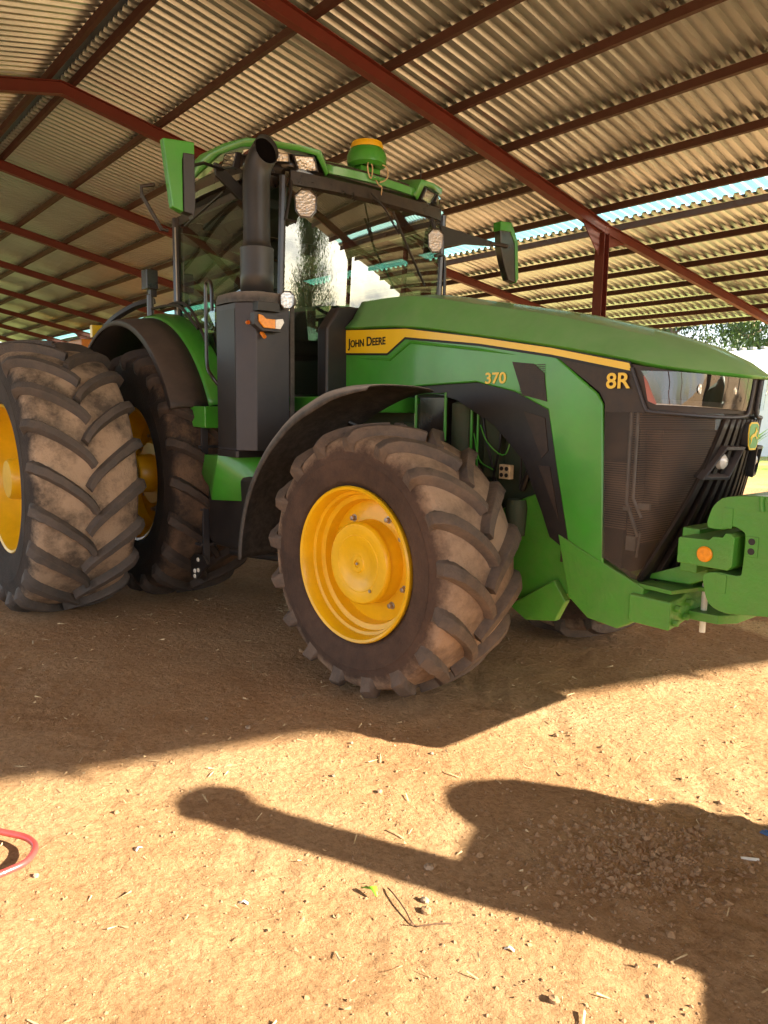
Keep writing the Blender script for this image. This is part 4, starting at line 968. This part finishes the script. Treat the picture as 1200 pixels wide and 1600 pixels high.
# receiver dome
b = MB(); b.prism([(1.50, -.075), (1.50, .075), (1.56, .06), (1.60, .0), (1.56, -.06)], 'xy', 3.22, 3.235); b.box(1.42, 1.50, -.09, .09, 3.235, 3.33); rb = b.build('receiver_bracket', 'green_side', T, bevel=.004)
RC = (1.47, -.015, 0)
b = MB(); b.lathe([(3.335, .06), (3.325, .105), (3.345, .142), (3.40, .146), (3.435, .132), (3.452, .118)], RC, 40, axis='z'); b.box(1.55, 1.60, -.05, .03, 3.34, 3.40); dome = b.build('satellite_receiver', 'green_side', T, smooth=40)
b = MB(); b.lathe([(3.452, .119), (3.474, .120), (3.496, .110), (3.503, .09), (3.506, 0)], RC, 40, axis='z'); b.build('receiver_top', 'yellow', dome, smooth=40)
for j, pts in enumerate([[(1.56, -.07, 3.34), (1.575, -.09, 3.30), (1.575, -.075, 3.24), (1.57, -.05, 3.23), (1.57, -.04, 3.30), (1.565, -.055, 3.34)], [(1.575, .04, 3.34), (1.59, .08, 3.32), (1.59, .085, 3.26), (1.585, .06, 3.23), (1.58, .02, 3.21)], [(1.57, -.02, 3.24), (1.59, .0, 3.19), (1.58, .04, 3.18), (1.56, .05, 3.13)]]):
    b = MB(); b.tube([tuple(p) for p in cr(pts, 24)], .005, 7); b.build('cable', 'straw', T)
# wiper
b = MB(); b.tube([(1.585, -.06, 3.12), (1.64, .02, 3.02), (1.68, .13, 2.85)], .007, 7); b.tube([(1.70, .05, 2.99), (1.705, .18, 2.78), (1.67, .40, 2.52)], .009, 7); b.build('wiper', 'black', T)
b = MB(); b.tube([(1.49, .50, 3.31), (1.49, .50, 3.42)], .004, 6); b.build('aerial', 'black', T)
# mirrors
def mirror(s_):
    m = MB(); y0, y1 = (-1.63, -1.395) if s_ < 0 else (1.37, 1.61)
    xf = 1.55
    if s_ < 0:
        # green shell seen from the front with a dark inner cheek
        out = [(-1.605, 3.145), (-1.405, 3.165), (-1.405, 3.09), (-1.475, 3.085), (-1.485, 3.05), (-1.485, 2.745), (-1.555, 2.765)]
        m.prism(out, 'yz', 1.50, 1.555); o = m.build('mirror_shell', 'green_side', T, bevel=.008)
        b = MB(); b.prism([(-1.482, 3.088), (-1.408, 3.093), (-1.408, 2.80), (-1.42, 2.715), (-1.432, 2.742), (-1.482, 2.748)], 'yz', 1.495, 1.56); b.build('mirror_cheek', 'greybox', o, bevel=.006)
        b = MB(); b.box(1.485, 1.499, -1.545, -1.42, 2.80, 3.12); b.build('mirror_glass', 'chrome', o)
        b = MB(); b.tube([(1.10, -.98, 3.20), (1.25, -1.2, 3.16), (1.52, -1.42, 3.03)], .011, 8)
        b.prism([(-1.03, 3.245), (-.99, 3.24), (-.80, 3.11), (-.72, 3.08), (-.72, 3.02), (-.85, 3.04), (-1.02, 3.16)], 'yz', 1.05, 1.075); b.tube([(.3, -.90, 2.98), (.95, -.90, 3.10)], .010, 8); b.build('mirror_arm', 'black', T, bevel=.003)
        b = MB(); b.tube([(1.45, -1.62, 2.90), (1.40, -1.68, 2.89), (1.40, -1.68, 2.84), (1.40, -1.56, 2.66), (1.40, -1.52, 2.66)], .012, 8); b.build('mirror_guard', 'black', T)
    else:
        m.prism([(1.385, 3.175), (1.52, 3.185), (1.60, 3.05), (1.625, 2.75), (1.60, 2.70), (1.515, 2.715), (1.45, 2.84), (1.40, 2.97)], 'yz', 1.46, 1.53); o = m.build('mirror_shell', 'blackgloss', T, bevel=.008)
        b = MB(); b.prism([(1.38, 3.105), (1.38, 3.18), (1.52, 3.192), (1.525, 3.115)], 'yz', 1.455, 1.54); b.prism([(1.525, 3.19), (1.61, 3.05), (1.64, 2.74), (1.61, 2.695), (1.60, 2.75), (1.575, 3.03), (1.52, 3.10)], 'yz', 1.455, 1.538); b.build('mirror_cap', 'green_side', o, bevel=.005)
        b = MB(); b.prism([(.70, 3.035), (1.30, 3.005), (1.30, 2.965), (.95, 2.93), (.70, 2.87)], 'yz', 1.50, 1.525); b.tube([(1.512, 1.28, 2.985), (1.53, 1.42, 2.99), (1.545, 1.47, 2.985)], .018, 8); b.build('mirror_arm', 'black', T, bevel=.003)
mirror(-1); mirror(1)
# handrails
b = MB(); b.tube([tuple(p) for p in cr([(1.05, -1.0, 1.72), (1.02, -1.05, 1.80), (.97, -1.06, 1.88), (.965, -1.06, 2.1), (.965, -1.06, 2.40), (.98, -1.06, 2.45), (1.02, -1.06, 2.455), (1.055, -1.06, 2.42), (1.06, -1.06, 2.25)], 40)], .013, 10); b.build('handrail', 'blackgloss', T)
b = MB(); b.tube([tuple(p) for p in cr([(1.50, .66, 2.80), (1.50, .72, 2.815), (1.50, .765, 2.79), (1.50, .775, 2.6), (1.50, .775, 2.1)], 30)], .013, 10); b.tube([(1.47, .67, 2.84), (1.47, .67, 3.1)], .02); b.build('handrail', 'blackgloss', T)
b = MB(); b.tube([(1.50, -.68, 3.12), (1.55, -.72, 3.0), (1.52, -.74, 2.84), (1.56, -.68, 2.82)], .012, 8); b.tube([(1.46, -.73, 3.1), (1.46, -.73, 2.5)], .018, 8); b.build('lamp_arm', 'black', T)
b = MB(); b.tube([(1.50, .60, 3.10), (1.53, .62, 3.0), (1.52, .63, 2.85)], .018, 8); b.build('lamp_arm', 'black', T)
# cowl between cab and hood
b = MB(); b.prism([(-.60, 1.66), (-.60, 2.12), (-.50, 2.26), (-.40, 2.275), (.40, 2.275), (.50, 2.26), (.60, 2.12), (.60, 1.66)], 'yz', 1.685, 1.80); b.build('rear_cowl', 'black', T, bevel=.02)
# interior
b = MB(); b.box(-.05, 1.45, -.72, .72, 1.62, 1.68); b.box(-.1, .12, -.70, .70, 1.68, 2.2); b.box(1.25, 1.42, -.30, .30, 1.68, 2.25); b.box(.2, .85, -.62, -.40, 1.70, 2.28); b.box(.55, 1.0, -.60, -.42, 2.24, 2.34); b.build('cab_floor', 'intr', T, bevel=.02)
b = MB(); b.box(.25, .80, -.27, .27, 2.0, 2.14); b.prism([(.20, 2.12), (.36, 2.12), (.24, 2.85), (.10, 2.85)], 'xz', -.25, .25); b.prism([(.12, 2.87), (.22, 2.87), (.2, 3.03), (.1, 3.03)], 'xz', -.14, .14); b.build('driver_seat', 'fabric', T, bevel=.05)
b = MB(); b.tube([(1.05+.02*math.cos(t), .19*math.sin(t), 2.42+.19*math.cos(t)*.5) for t in np.linspace(0, 2*math.pi, 25)], .014, 8, cap=False); b.tube([(1.25, 0, 2.1), (1.05, 0, 2.42)], .03); b.build('steering_wheel', 'black', T)
b = MB(); b.box(.80, .84, -.60, -.36, 2.50, 2.70); b.tube([(.82, -.48, 2.3), (.82, -.48, 2.55)], .015); b.lathe([(2.40, .05), (2.55, .06), (2.62, .03), (2.63, 0)], (.55, -.55, 0), 14, axis='z'); b.build('monitor', 'blackgloss', T, bevel=.006)
b = MB(); b.lathe([(-.06, .10), (.06, .10)], (.15, -.4, 2.98), 16); b.box(.2, 1.2, -.7, -.5, 2.98, 3.05); b.build('roof_console', 'intr', T, bevel=.01)

# ---- steps, tank, brackets on the right
b = MB(); b.prism([(.50, 1.585), (1.06, 1.585), (1.06, 1.43), (.53, 1.44)], 'xz', -1.13, -.80); b.build('step_box', 'green_side', T, bevel=.008)
b = MB()
for x_ in (.60, .92): b.box(x_, x_+.022, -1.10, -1.05, .42, 1.43)
for z_ in (.55, .82, 1.08, 1.28): b.box(.62, .94, -1.12, -.86, z_, z_+.022)
b.build('access_ladder', 'greybox', T, bevel=.003)
b = MB(); b.prism([(.99, .62), (.99, 1.12), (1.72, 1.12), (1.72, .66), (1.62, .60), (1.05, .58)], 'xz', -1.09, -.45); b.build('fuel_tank', 'black', T, bevel=.04)
b = MB(); tp = [(.965, -1.10, 1.12), (.985, -1.10, 1.19), (1.04, -1.12, 1.235), (1.30, -1.15, 1.245), (1.72, -.95, 1.245)]
bt = [(.965, -1.11, 1.10), (1.03, -1.12, 1.06), (1.12, -1.13, 1.02), (1.30, -1.20, .945), (1.72, -.96, .955)]
bk = [(.965, -.5, 1.13), (.985, -.5, 1.19), (1.04, -.5, 1.25), (1.32, -.5, 1.26), (1.72, -.5, 1.26)]
b.grid([bt, tp, bk]); b.build('tank_cover', 'green_side', T, smooth=20, solid=.015)
b = MB(); b.prism([(.42, .33), (.42, .46), (.50, .50), (.62, .50), (.74, .42), (.74, .36)], 'xz', -1.10, -1.085); b.prism([(.80, .30), (.80, .45), (.86, .49), (1.0, .50), (1.08, .44), (.90, .30)], 'xz', -1.14, -1.12); br_ = b.build('step_bracket', 'black', T, bevel=.003)
b = MB()
for x_, z_, y_ in ((.87, .36, -1.14), (.93, .375, -1.14), (.87, .32, -1.14), (.93, .455, -1.14), (.50, .40, -1.10), (.56, .405, -1.10), (.56, .47, -1.10)): b.lathe([(0, .017 if y_ < -1.12 else .008), (-.008, .014 if y_ < -1.12 else .007), (-.008, 0)], (x_, y_, z_), 10)
b.build('bracket_bolt', 'whitebit', br_)
b = MB(); b.tube([(1.0, -.9, .50), (2.2, -.6, .55)], .03); b.box(1.2, 2.0, -.6, -.3, .5, .8); b.build('under_frame', 'black', T)
# lamps and posts behind the cab on the right fender
b = MB(); b.tube([tuple(p) for p in cr([(-1.0, -1.15, 2.20), (-.75, -1.1, 2.34), (-.5, -1.0, 2.44), (-.35, -.9, 2.48)], 16)], .035, 6); b.build('fender_lamp_arm', 'black', T)
b = MB(); b.box(-1.04, -.98, -1.22, -1.12, 2.19, 2.30); b.build('marker_panel', 'decal', T, bevel=.003)
b = MB(); b.tube([(-.30, -.95, 2.32), (-.30, -.95, 2.52)], .03, 10); b.box(-.36, -.24, -1.0, -.9, 2.56, 2.72); b.box(-.33, -.27, -.96, -.9, 2.5, 2.6); b.build('rear_work_lamp', 'blackgloss', T, bevel=.006)
b = MB(); b.tube([tuple(p) for p in cr([(-.3, -.95, 2.40), (0, -.93, 2.40), (.25, -.92, 2.36), (.5, -.90, 2.18)], 20)], .012, 8); b.tube([tuple(p) for p in cr([(-.2, -.9, 2.40), (.1, -.88, 2.42), (.35, -.88, 2.33), (.6, -.87, 2.05)], 20)], .012, 8); b.build('fender_hose', 'black', T)

# ------------------------------------------------------------------ background: white roofed shed, trees, plants, trailer
WB = empty('white_roofed_barn', (0, 0, 0), 'white metal roofed barn beyond the shed at the right edge', 'barn')
b = MB(); xs = np.arange(-11.6, 16, .25); rows = []
for y_, z_ in ((26.5, 2.85), (33., 4.72)): rows.append([(x+(.05 if i % 2 else 0), y_, z_+(.03 if i % 2 else 0)) for i, x in enumerate(np.repeat(xs, 2))])
b.grid(rows); b.grid([[(x, 33.05, 4.72) for x in xs], [(x, 39, 2.85) for x in xs]]); b.build('roof', 'white', WB, smooth=0)
b = MB()
for x in np.arange(-11.5, 16, .5): b.box(x, x+.16, 32.8, 33.2, 4.77, 4.86)
b.build('ridge_caps', 'ridge', WB, smooth=0)
b = MB(); b.box(-11.3, 15.7, 27.0, 38.6, -.1, 2.84); b.build('wall', 'white', WB, smooth=0)

def make_tree(name, loc, h, cr_r, n_leaf, seed, label, lm='leaf', droop=.6, group=None, spread=.32, leaf=.15, base=.3):
    r = random.Random(seed); t = empty(name, loc, label, 'tree', group); b = MB()
    trunk = [(0, 0, -.2)]; x = y = 0
    for k in range(1, 8): x += r.uniform(-.12, .12)*h*.08; y += r.uniform(-.12, .12)*h*.08; trunk.append((x, y, h*.85*k/7))
    b.tube(trunk, h*.022, 9, taper=[1.3, 1, .9, .8, .66, .5, .35, .2]); tips = []
    for k in range(24):
        a = r.uniform(0, 6.28); z0 = h*r.uniform(base, .82); ti = np.interp(z0, [p[2] for p in trunk], range(8)); p0 = Vector(trunk[int(ti)]).lerp(Vector(trunk[min(7, int(ti)+1)]), ti % 1)
        ln = cr_r*r.uniform(.5, 1.)*(1.1-.5*(z0/h)); p2 = p0+Vector((math.cos(a)*ln, math.sin(a)*ln, h*r.uniform(.05, .2))); p1 = p0.lerp(p2, .5)+Vector((0, 0, -.03*h))
        b.tube([tuple(p0), tuple(p1), tuple(p2)], h*.008, 5, taper=[1, .6, .25])
        for s_ in range(5): tips.append(p0.lerp(p2, .35+.65*r.random())+Vector((r.gauss(0, .2), r.gauss(0, .2), r.gauss(0, .15)))*cr_r*.4)
    b.build('trunk', 'wood', t)
    R_ = np.random.default_rng(seed); ti = R_.integers(0, len(tips), n_leaf); C = np.array([tuple(p) for p in tips])[ti]
    sig = np.array([.13, .13, .11])*cr_r; P = C+R_.normal(0, 1, (n_leaf, 3))*sig; P[:, 2] -= np.abs(R_.normal(0, droop*.12*cr_r, n_leaf))
    d = R_.normal(0, 1, (n_leaf, 3)); d[:, 2] -= droop*2; d /= np.linalg.norm(d, axis=1)[:, None]; sd = np.cross(d, R_.normal(0, 1, (n_leaf, 3))); sd /= np.linalg.norm(sd, axis=1)[:, None]
    sz = leaf*R_.uniform(.6, 1.3, n_leaf)[:, None]
    V = np.stack([P, P+d*sz*.5+sd*sz*spread*.5, P+d*sz, P+d*sz*.5-sd*sz*spread*.5], 1).reshape(-1, 3)
    me = bpy.data.meshes.new('crown'); me.from_pydata(V.tolist(), [], np.arange(n_leaf*4).reshape(-1, 4).tolist()); me.materials.append(MT[lm]); o = bpy.data.objects.new('crown', me); COL.objects.link(o); o.parent = t
    return t
TG = 'gum trees beyond the barn'
lab = ['gum tree behind the white roof, nearest the shed eave', 'taller gum tree second from the shed eave', 'gum tree rising over the left part of the white roof', 'gum tree with open crown over the middle of the white roof', 'gum tree over the right part of the white roof', 'gum tree at the right edge of the picture']
tr0 = make_tree('gum_tree', (-27, 50, 0), 13, 4.2, 9000, 11, lab[0], group=TG, leaf=.38, base=.12)
def copy_thing(src, loc, rz, sc, label, group=None):
    c = src.copy(); COL.objects.link(c); c.location = loc; c.rotation_euler = (0, 0, rz); c.scale = (sc, sc, sc); c['label'] = label
    if group: c['group'] = group
    for ch in src.children:
        k = ch.copy(); COL.objects.link(k); k.parent = c
    return c
for i, (x, y, rz, sc) in enumerate([(-22.5, 47, 1.2, 1.0), (-19, 52, 2.3, .95), (-15.5, 49, 4.0, 1.05), (-12.2, 46, 5.1, .9), (-9., 50, .6, 1.0)]): copy_thing(tr0, (x, y, 0), rz, sc, lab[i+1], TG)
# trees that stand in the open towards the sun side and mirror in the cab glass
make_tree('gum_tree', (24.5, 10.6, 0), 9.0, 2.7, 26000, 5, 'tall weeping gum tree mirrored in the left of the tractor windscreen', droop=1.6, leaf=.17, spread=.22, base=.2)
make_tree('leafy_tree', (30, 6, 0), 6.5, 3.0, 9000, 8, 'low round tree standing far out on the open yard', leaf=.28)
def plant(loc, h, seed, label):
    r = random.Random(seed); b = MB()
    for k in range(26):
        a = r.uniform(0, 6.28); ln = h*r.uniform(.6, 1.1); w_ = h*.07; out = r.uniform(.3, .9)
        p = [Vector((math.cos(a)*ln*out*t, math.sin(a)*ln*out*t, ln*(t*1.1-.55*out*t*t))) for t in (0, .33, .66, 1)]; sd = Vector((-math.sin(a), math.cos(a), 0))
        ws = (.5, 1, .8, .05); b.grid([[tuple(q_-sd*w_*x) for q_, x in zip(p, ws)], [tuple(q_+sd*w_*x) for q_, x in zip(p, ws)]])
    b.tube([(0, 0, -.05), (0, 0, h*.12)], h*.05, 8)
    o = b.build('yard_plant', 'leaf2', None, smooth=0, loc=loc); return tag(o, label, 'plant', 'leafy plants in the sunny yard')
for i, (x, y, h, lb) in enumerate([(-3.4, 17.5, 1.0, 'spiky green plant in the sun beside the tractor nose'), (-5.5, 21., 1.3, 'larger spiky plant just behind the nearest yard plant'), (-6.4, 23.6, 1.5, 'tall leafy plant at the foot of the barn wall'), (-2.2, 20.4, 1.1, 'green plant at the right edge of the sunny yard')]):
    plant((x, y, -.02), h, i, lb)
# orange trailer far behind the rear tyres
tr = empty('farm_trailer', (-19.4, 5.12, 0), 'orange farm trailer parked far back, seen over the rear tyre', 'trailer')
b = MB(); b.box(-1.6, 1.6, -1.1, 1.1, 1.1, 1.25)
for s_ in (-1, 1): b.box(-1.6, 1.6, s_*1.1-.03, s_*1.1+.03, 1.26, 3.62)
for s_ in (-1, 1): b.box(s_*1.63-.03, s_*1.63+.03, -1.13, 1.13, 1.26, 3.62)
b.build('trailer_body', 'orange', tr, bevel=.02)
for x in (-.9, .9):
    for s_ in (-1, 1):
        b = MB(); b.lathe([(-.14, .25), (-.15, .5), (-.11, .56), (.11, .56), (.15, .5), (.14, .25)], (x, s_*.9, .55), 24); b.build('wheel', 'rubber_r', tr)
b = MB(); b.box(-1.2, 1.2, -.7, .7, .9, 1.09); b.box(1.2, 2.6, -.06, .06, .8, .95); b.build('chassis', 'black', tr)

# bent red pipe frame at the left edge
b = MB(); p = cr([(2.2, -3.6, .03), (2.55, -3.32, .05), (3.004, -3.073, 0.055), (3.162, -2.979, 0.055), (3.245, -2.924, 0.055), (3.299, -2.906, 0.055), (3.342, -2.907, 0.055), (3.383, -2.927, 0.055), (3.416, -2.965, 0.055), (3.429, -3.036, 0.055), (3.446, -3.149, 0.055), (3.75, -3.5, .03)], 80)
b.tube([tuple(q_) for q_ in p], .0115, 12); o = b.build('bent_pipe', 'redpipe', None); tag(o, 'bent red steel pipe end lying at the left edge', 'pipe')

# invented shapes added outside the picture on the right, throwing the long shadows
def sq(s, q): return (.905*s-.425*q, .425*s+.905*q)
SP = empty('shadow_caster', (0, 0, 0), 'invented block, dome and post added out of frame to throw the foreground shadow', 'caster')
def sqbox(b, s0, s1, q0, q1, z0, z1): b.prism([sq(s0, q0), sq(s1, q0), sq(s1, q1), sq(s0, q1)], 'xy', z0, z1)
b = MB(); sqbox(b, 6.05, 7.3, -4.7, -2.70, .32, 1.09); b.build('caster_body', 'greybox', SP, bevel=.02)
b = MB(); sqbox(b, 6.25, 6.95, -3.58, -2.95, 1.092, 1.60); b.build('caster_block', 'rock', SP, bevel=.04)
c = sq(6.32, -2.955); b = MB(); b.lathe([(1.092, .27), (1.46, .27), (1.56, .24), (1.64, .15), (1.67, 0)], (c[0], c[1], 0), 40, axis='z'); b.build('caster_dome', 'rock', SP)
c = sq(6.55, -2.71); b = MB(); b.lathe([(1.092, .10), (1.38, .10), (1.38, 0)], (c[0], c[1], 0), 20, axis='z'); b.build('caster_step', 'rock', SP)
c = sq(6.33, -3.488); b = MB(); b.tube([(c[0], c[1], 1.09), (c[0], c[1], 2.08)], .098, 16); b.build('caster_post', 'black', SP)
b = MB(); c = sq(6.33, -3.462); b.lathe([(2.115-.055*math.cos(t), .135*math.sin(t)) for t in np.linspace(0, math.pi, 16)], (c[0], c[1], 0), 28, axis='z'); b.build('caster_knob', 'whitebit', SP)
for s0 in (6.3, 7.05):
    for q0 in (-4.4, -3.0):
        c = sq(s0, q0); b = MB(); b.lathe([(-.09, .1), (-.1, .28), (-.07, .32), (.07, .32), (.1, .28), (.09, .1)], (c[0], c[1], .32), 24); b.build('wheel', 'rubber_r', SP)  # wheels of the invented shadow caster

# ------------------------------------------------------------------ small things on the ground
def rock_mesh(r_, seed, flat=.6):
    r = random.Random(seed); b = MB(); n = 9; rows = []
    for i in range(7):
        ph = math.pi*i/6; row = []
        for k in range(n):
            a = 2*math.pi*k/n; q_ = r_*(1+r.uniform(-.22, .22)); row.append((math.cos(a)*math.sin(ph)*q_, math.sin(a)*math.sin(ph)*q_*.8, math.cos(ph)*q_*flat))
        rows.append(row)
    b.grid(rows, closed=True); return b
stones = [(2.02, -.94, .035, 'pale pebble on the shaded earth beside the rear tyres'), (2.85, -1.80, .022, 'small pale stone just inside the shadow line'), (2.60, -1.9, .016, 'tiny stone on shaded earth in front of the rear tyre'),
          (3.82, -.62, .020, 'pale stone on sunlit earth below the front tyre, larger of a pair'), (3.80, -.55, .013, 'small clod beside the pale stone below the front tyre'), (4.22, -1.86, .026, 'grey stone on the edge of the long shadow'),
          (3.18, -2.57, .018, 'small dark stone on sunlit earth left of the round shadow'), (3.43, -2.93, .016, 'single small stone low on the left sunlit earth'), (4.34, -1.99, .022, 'brown clod beside the dry twig'), (4.38, -2.02, .026, 'larger brown clod touching the dry twig'), (3.72, -1.67, .018, 'clod standing on sunlit earth between the two shadows'), (3.62, -1.28, .015, 'dark little clod near the crisp shadow tip'), (4.86, -2.0, .022, 'dark clod on the sunlit earth at lower right'), (3.3, -1.5, .014, 'small clod nearest above the round shadow'), (3.5, -1.75, .014, 'small dark clod left of centre on sunlit earth'), (3.0, -1.2, .015, 'small stone in the shade left of the front tyre')]
for i, (x, y, r_, lb) in enumerate(stones):
    o = rock_mesh(r_*.72, i+40).build('stone', 'stone' if i % 3 else 'clod', None, smooth=30, loc=(x, y, gz(x, y)+r_*.2)); tag(o, lb, 'stone', 'loose stones on the earth')
b = MB(); tw = cr([(4.22, -2.045, .008), (4.28, -2.06, .014), (4.34, -2.075, .012), (4.40, -2.09, .006), (4.43, -2.06, .008), (4.47, -2.0, .005)], 24); b.tube([(x, y, gz(x, y)+z) for x, y, z in tw], .0024, 6); b.tube([(4.40, -2.09, gz(4.40, -2.09)+.006), (4.40, -2.105, gz(4.40, -2.105)+.018)], .002, 5)
o = b.build('dry_twig', 'twig', None); tag(o, 'thin dark forked twig on sunlit earth', 'twig')
b = MB(); b.grid([[(4.17, -2.10, gz(4.17, -2.1)+.012), (4.21, -2.085, gz(4.2, -2.1)+.028), (4.235, -2.10, gz(4.23, -2.1)+.014)], [(4.165, -2.115, gz(4.17, -2.1)+.012), (4.205, -2.105, gz(4.2, -2.1)+.022), (4.23, -2.105, gz(4.23, -2.1)+.012)]]); o = b.build('green_leaf', 'leafgreen', None, solid=.001); tag(o, 'small bright green leaf beside the dry twig', 'leaf')
b = MB(); b.box(-.035, .035, -.02, .02, 0, .008); b.box(-.02, .035, .018, .03, .004, .014); o = b.build('blue_scrap', 'blue', None, bevel=.003, loc=(4.86, -.70, gz(4.86, -.7)+.002)); o.scale = (.6, .6, .6); tag(o, 'blue plastic scrap at the right edge in shadow', 'scrap')
b = MB(); b.tube([(-.03, 0, .006), (.03, .004, .008)], .006, 7); o = b.build('pale_stick', 'whitebit', None, loc=(4.90, -.93, gz(4.9, -.93))); o.rotation_euler = (0, 0, .6); tag(o, 'short whitish stick in the wide shadow at right', 'stick')
for i, (x, y, a, l_, lb) in enumerate([(3.50, -2.60, 1.9, .045, 'white curled chip on the sunlit earth at left'), (4.66, -1.95, .5, .05, 'white flake beside small clods at lower centre'), (3.98, -2.45, .8, .05, 'pale flake low on the left centre earth')]):
    b = MB(); b.grid([[(-l_/2, 0, .004), (0, .006, .018), (l_/2, 0, .006)], [(-l_/2, .016, .006), (0, .020, .02), (l_/2, .014, .008)]]); o = b.build('pale_chip', 'whitebit', None, solid=.0015, loc=(x, y, gz(x, y))); o.scale = (.6, .6, .6); o.rotation_euler = (0, 0, a); tag(o, lb, 'chip')
def scatter(name, n, region, size, seed, mat, label, cat, kind='rock', dens=None):
    R_ = np.random.default_rng(seed); V = []; Fc = []; x0, x1, y0, y1 = region; cnt = 0
    while cnt < n:
        x = R_.uniform(x0, x1); y = R_.uniform(y0, y1)
        if dens is not None and R_.random() > dens(x, y): continue
        s = size*min(3., float(R_.lognormal(0, .6))); z = gz(x, y); cnt += 1; o = len(V)
        if kind == 'rock':
            a0 = R_.uniform(0, 6.28); 
            for k in range(5): a = a0+k*1.2566; q_ = s*R_.uniform(.7, 1.2); V.append((x+math.cos(a)*q_, y+math.sin(a)*q_, z-.2*s+R_.uniform(0, .4)*s))
            V.append((x+R_.normal()*.2*s, y+R_.normal()*.2*s, z+s*R_.uniform(.45, .9))); V.append((x+R_.normal()*.4*s, y+R_.normal()*.4*s, z+s*R_.uniform(.4, .8)))
            Fc += [(o, o+1, o+5), (o+1, o+2, o+5), (o+2, o+6, o+5), (o+2, o+3, o+6), (o+3, o+4, o+6), (o+4, o, o+5, o+6)]
        else:
            a = R_.uniform(0, 6.28); l_ = s*R_.uniform(5, 14); c_, s_ = math.cos(a), math.sin(a); w_ = s*.45; zz = z+.004
            V += [(x-c_*l_/2-s_*w_, y-s_*l_/2+c_*w_, zz), (x-c_*l_/2+s_*w_, y-s_*l_/2-c_*w_, zz), (x+c_*l_/2+s_*w_, y+s_*l_/2-c_*w_, zz+R_.uniform(0, .012)), (x+c_*l_/2-s_*w_, y+s_*l_/2+c_*w_, zz+R_.uniform(0, .012)), (x, y, zz+w_*1.6)]
            Fc += [(o, o+1, o+4), (o+1, o+2, o+4), (o+2, o+3, o+4), (o+3, o, o+4)]
    me = bpy.data.meshes.new(name); me.from_pydata(V, [], Fc); me.materials.append(MT[mat]); ob = bpy.data.objects.new(name, me); COL.objects.link(ob); tag(ob, label, cat, kind='stuff')
scatter('gravel', 22000, (.5, 5.6, -3.6, 3.2), .0032, 1, 'clod', 'fine grit and crumbs strewn over the bare earth', 'gravel')
scatter('clod_patch', 2000, (4.2, 5.4, -2.0, -.5), .0060, 2, 'clod', 'crumbled loose clods in the wide foreground shadow', 'clods', dens=lambda x, y: math.exp(-(((x-4.65-.2*(y+1.2))/.22)**2+((y+1.2)/.33)**2)))
scatter('straw_litter', 1500, (.3, 5.4, -3.6, 3.0), .0022, 3, 'straw', 'short straw and dry stalk litter on the earth', 'straw', 'straw')
scatter('chaff', 1600, (.6, 2.2, -.6, .9), .0035, 4, 'straw', 'patch of chaff and dry litter under the tractor', 'chaff', 'straw', dens=lambda x, y: math.exp(-(((x-1.5)/.5)**2+((y+0.0)/.5)**2)))
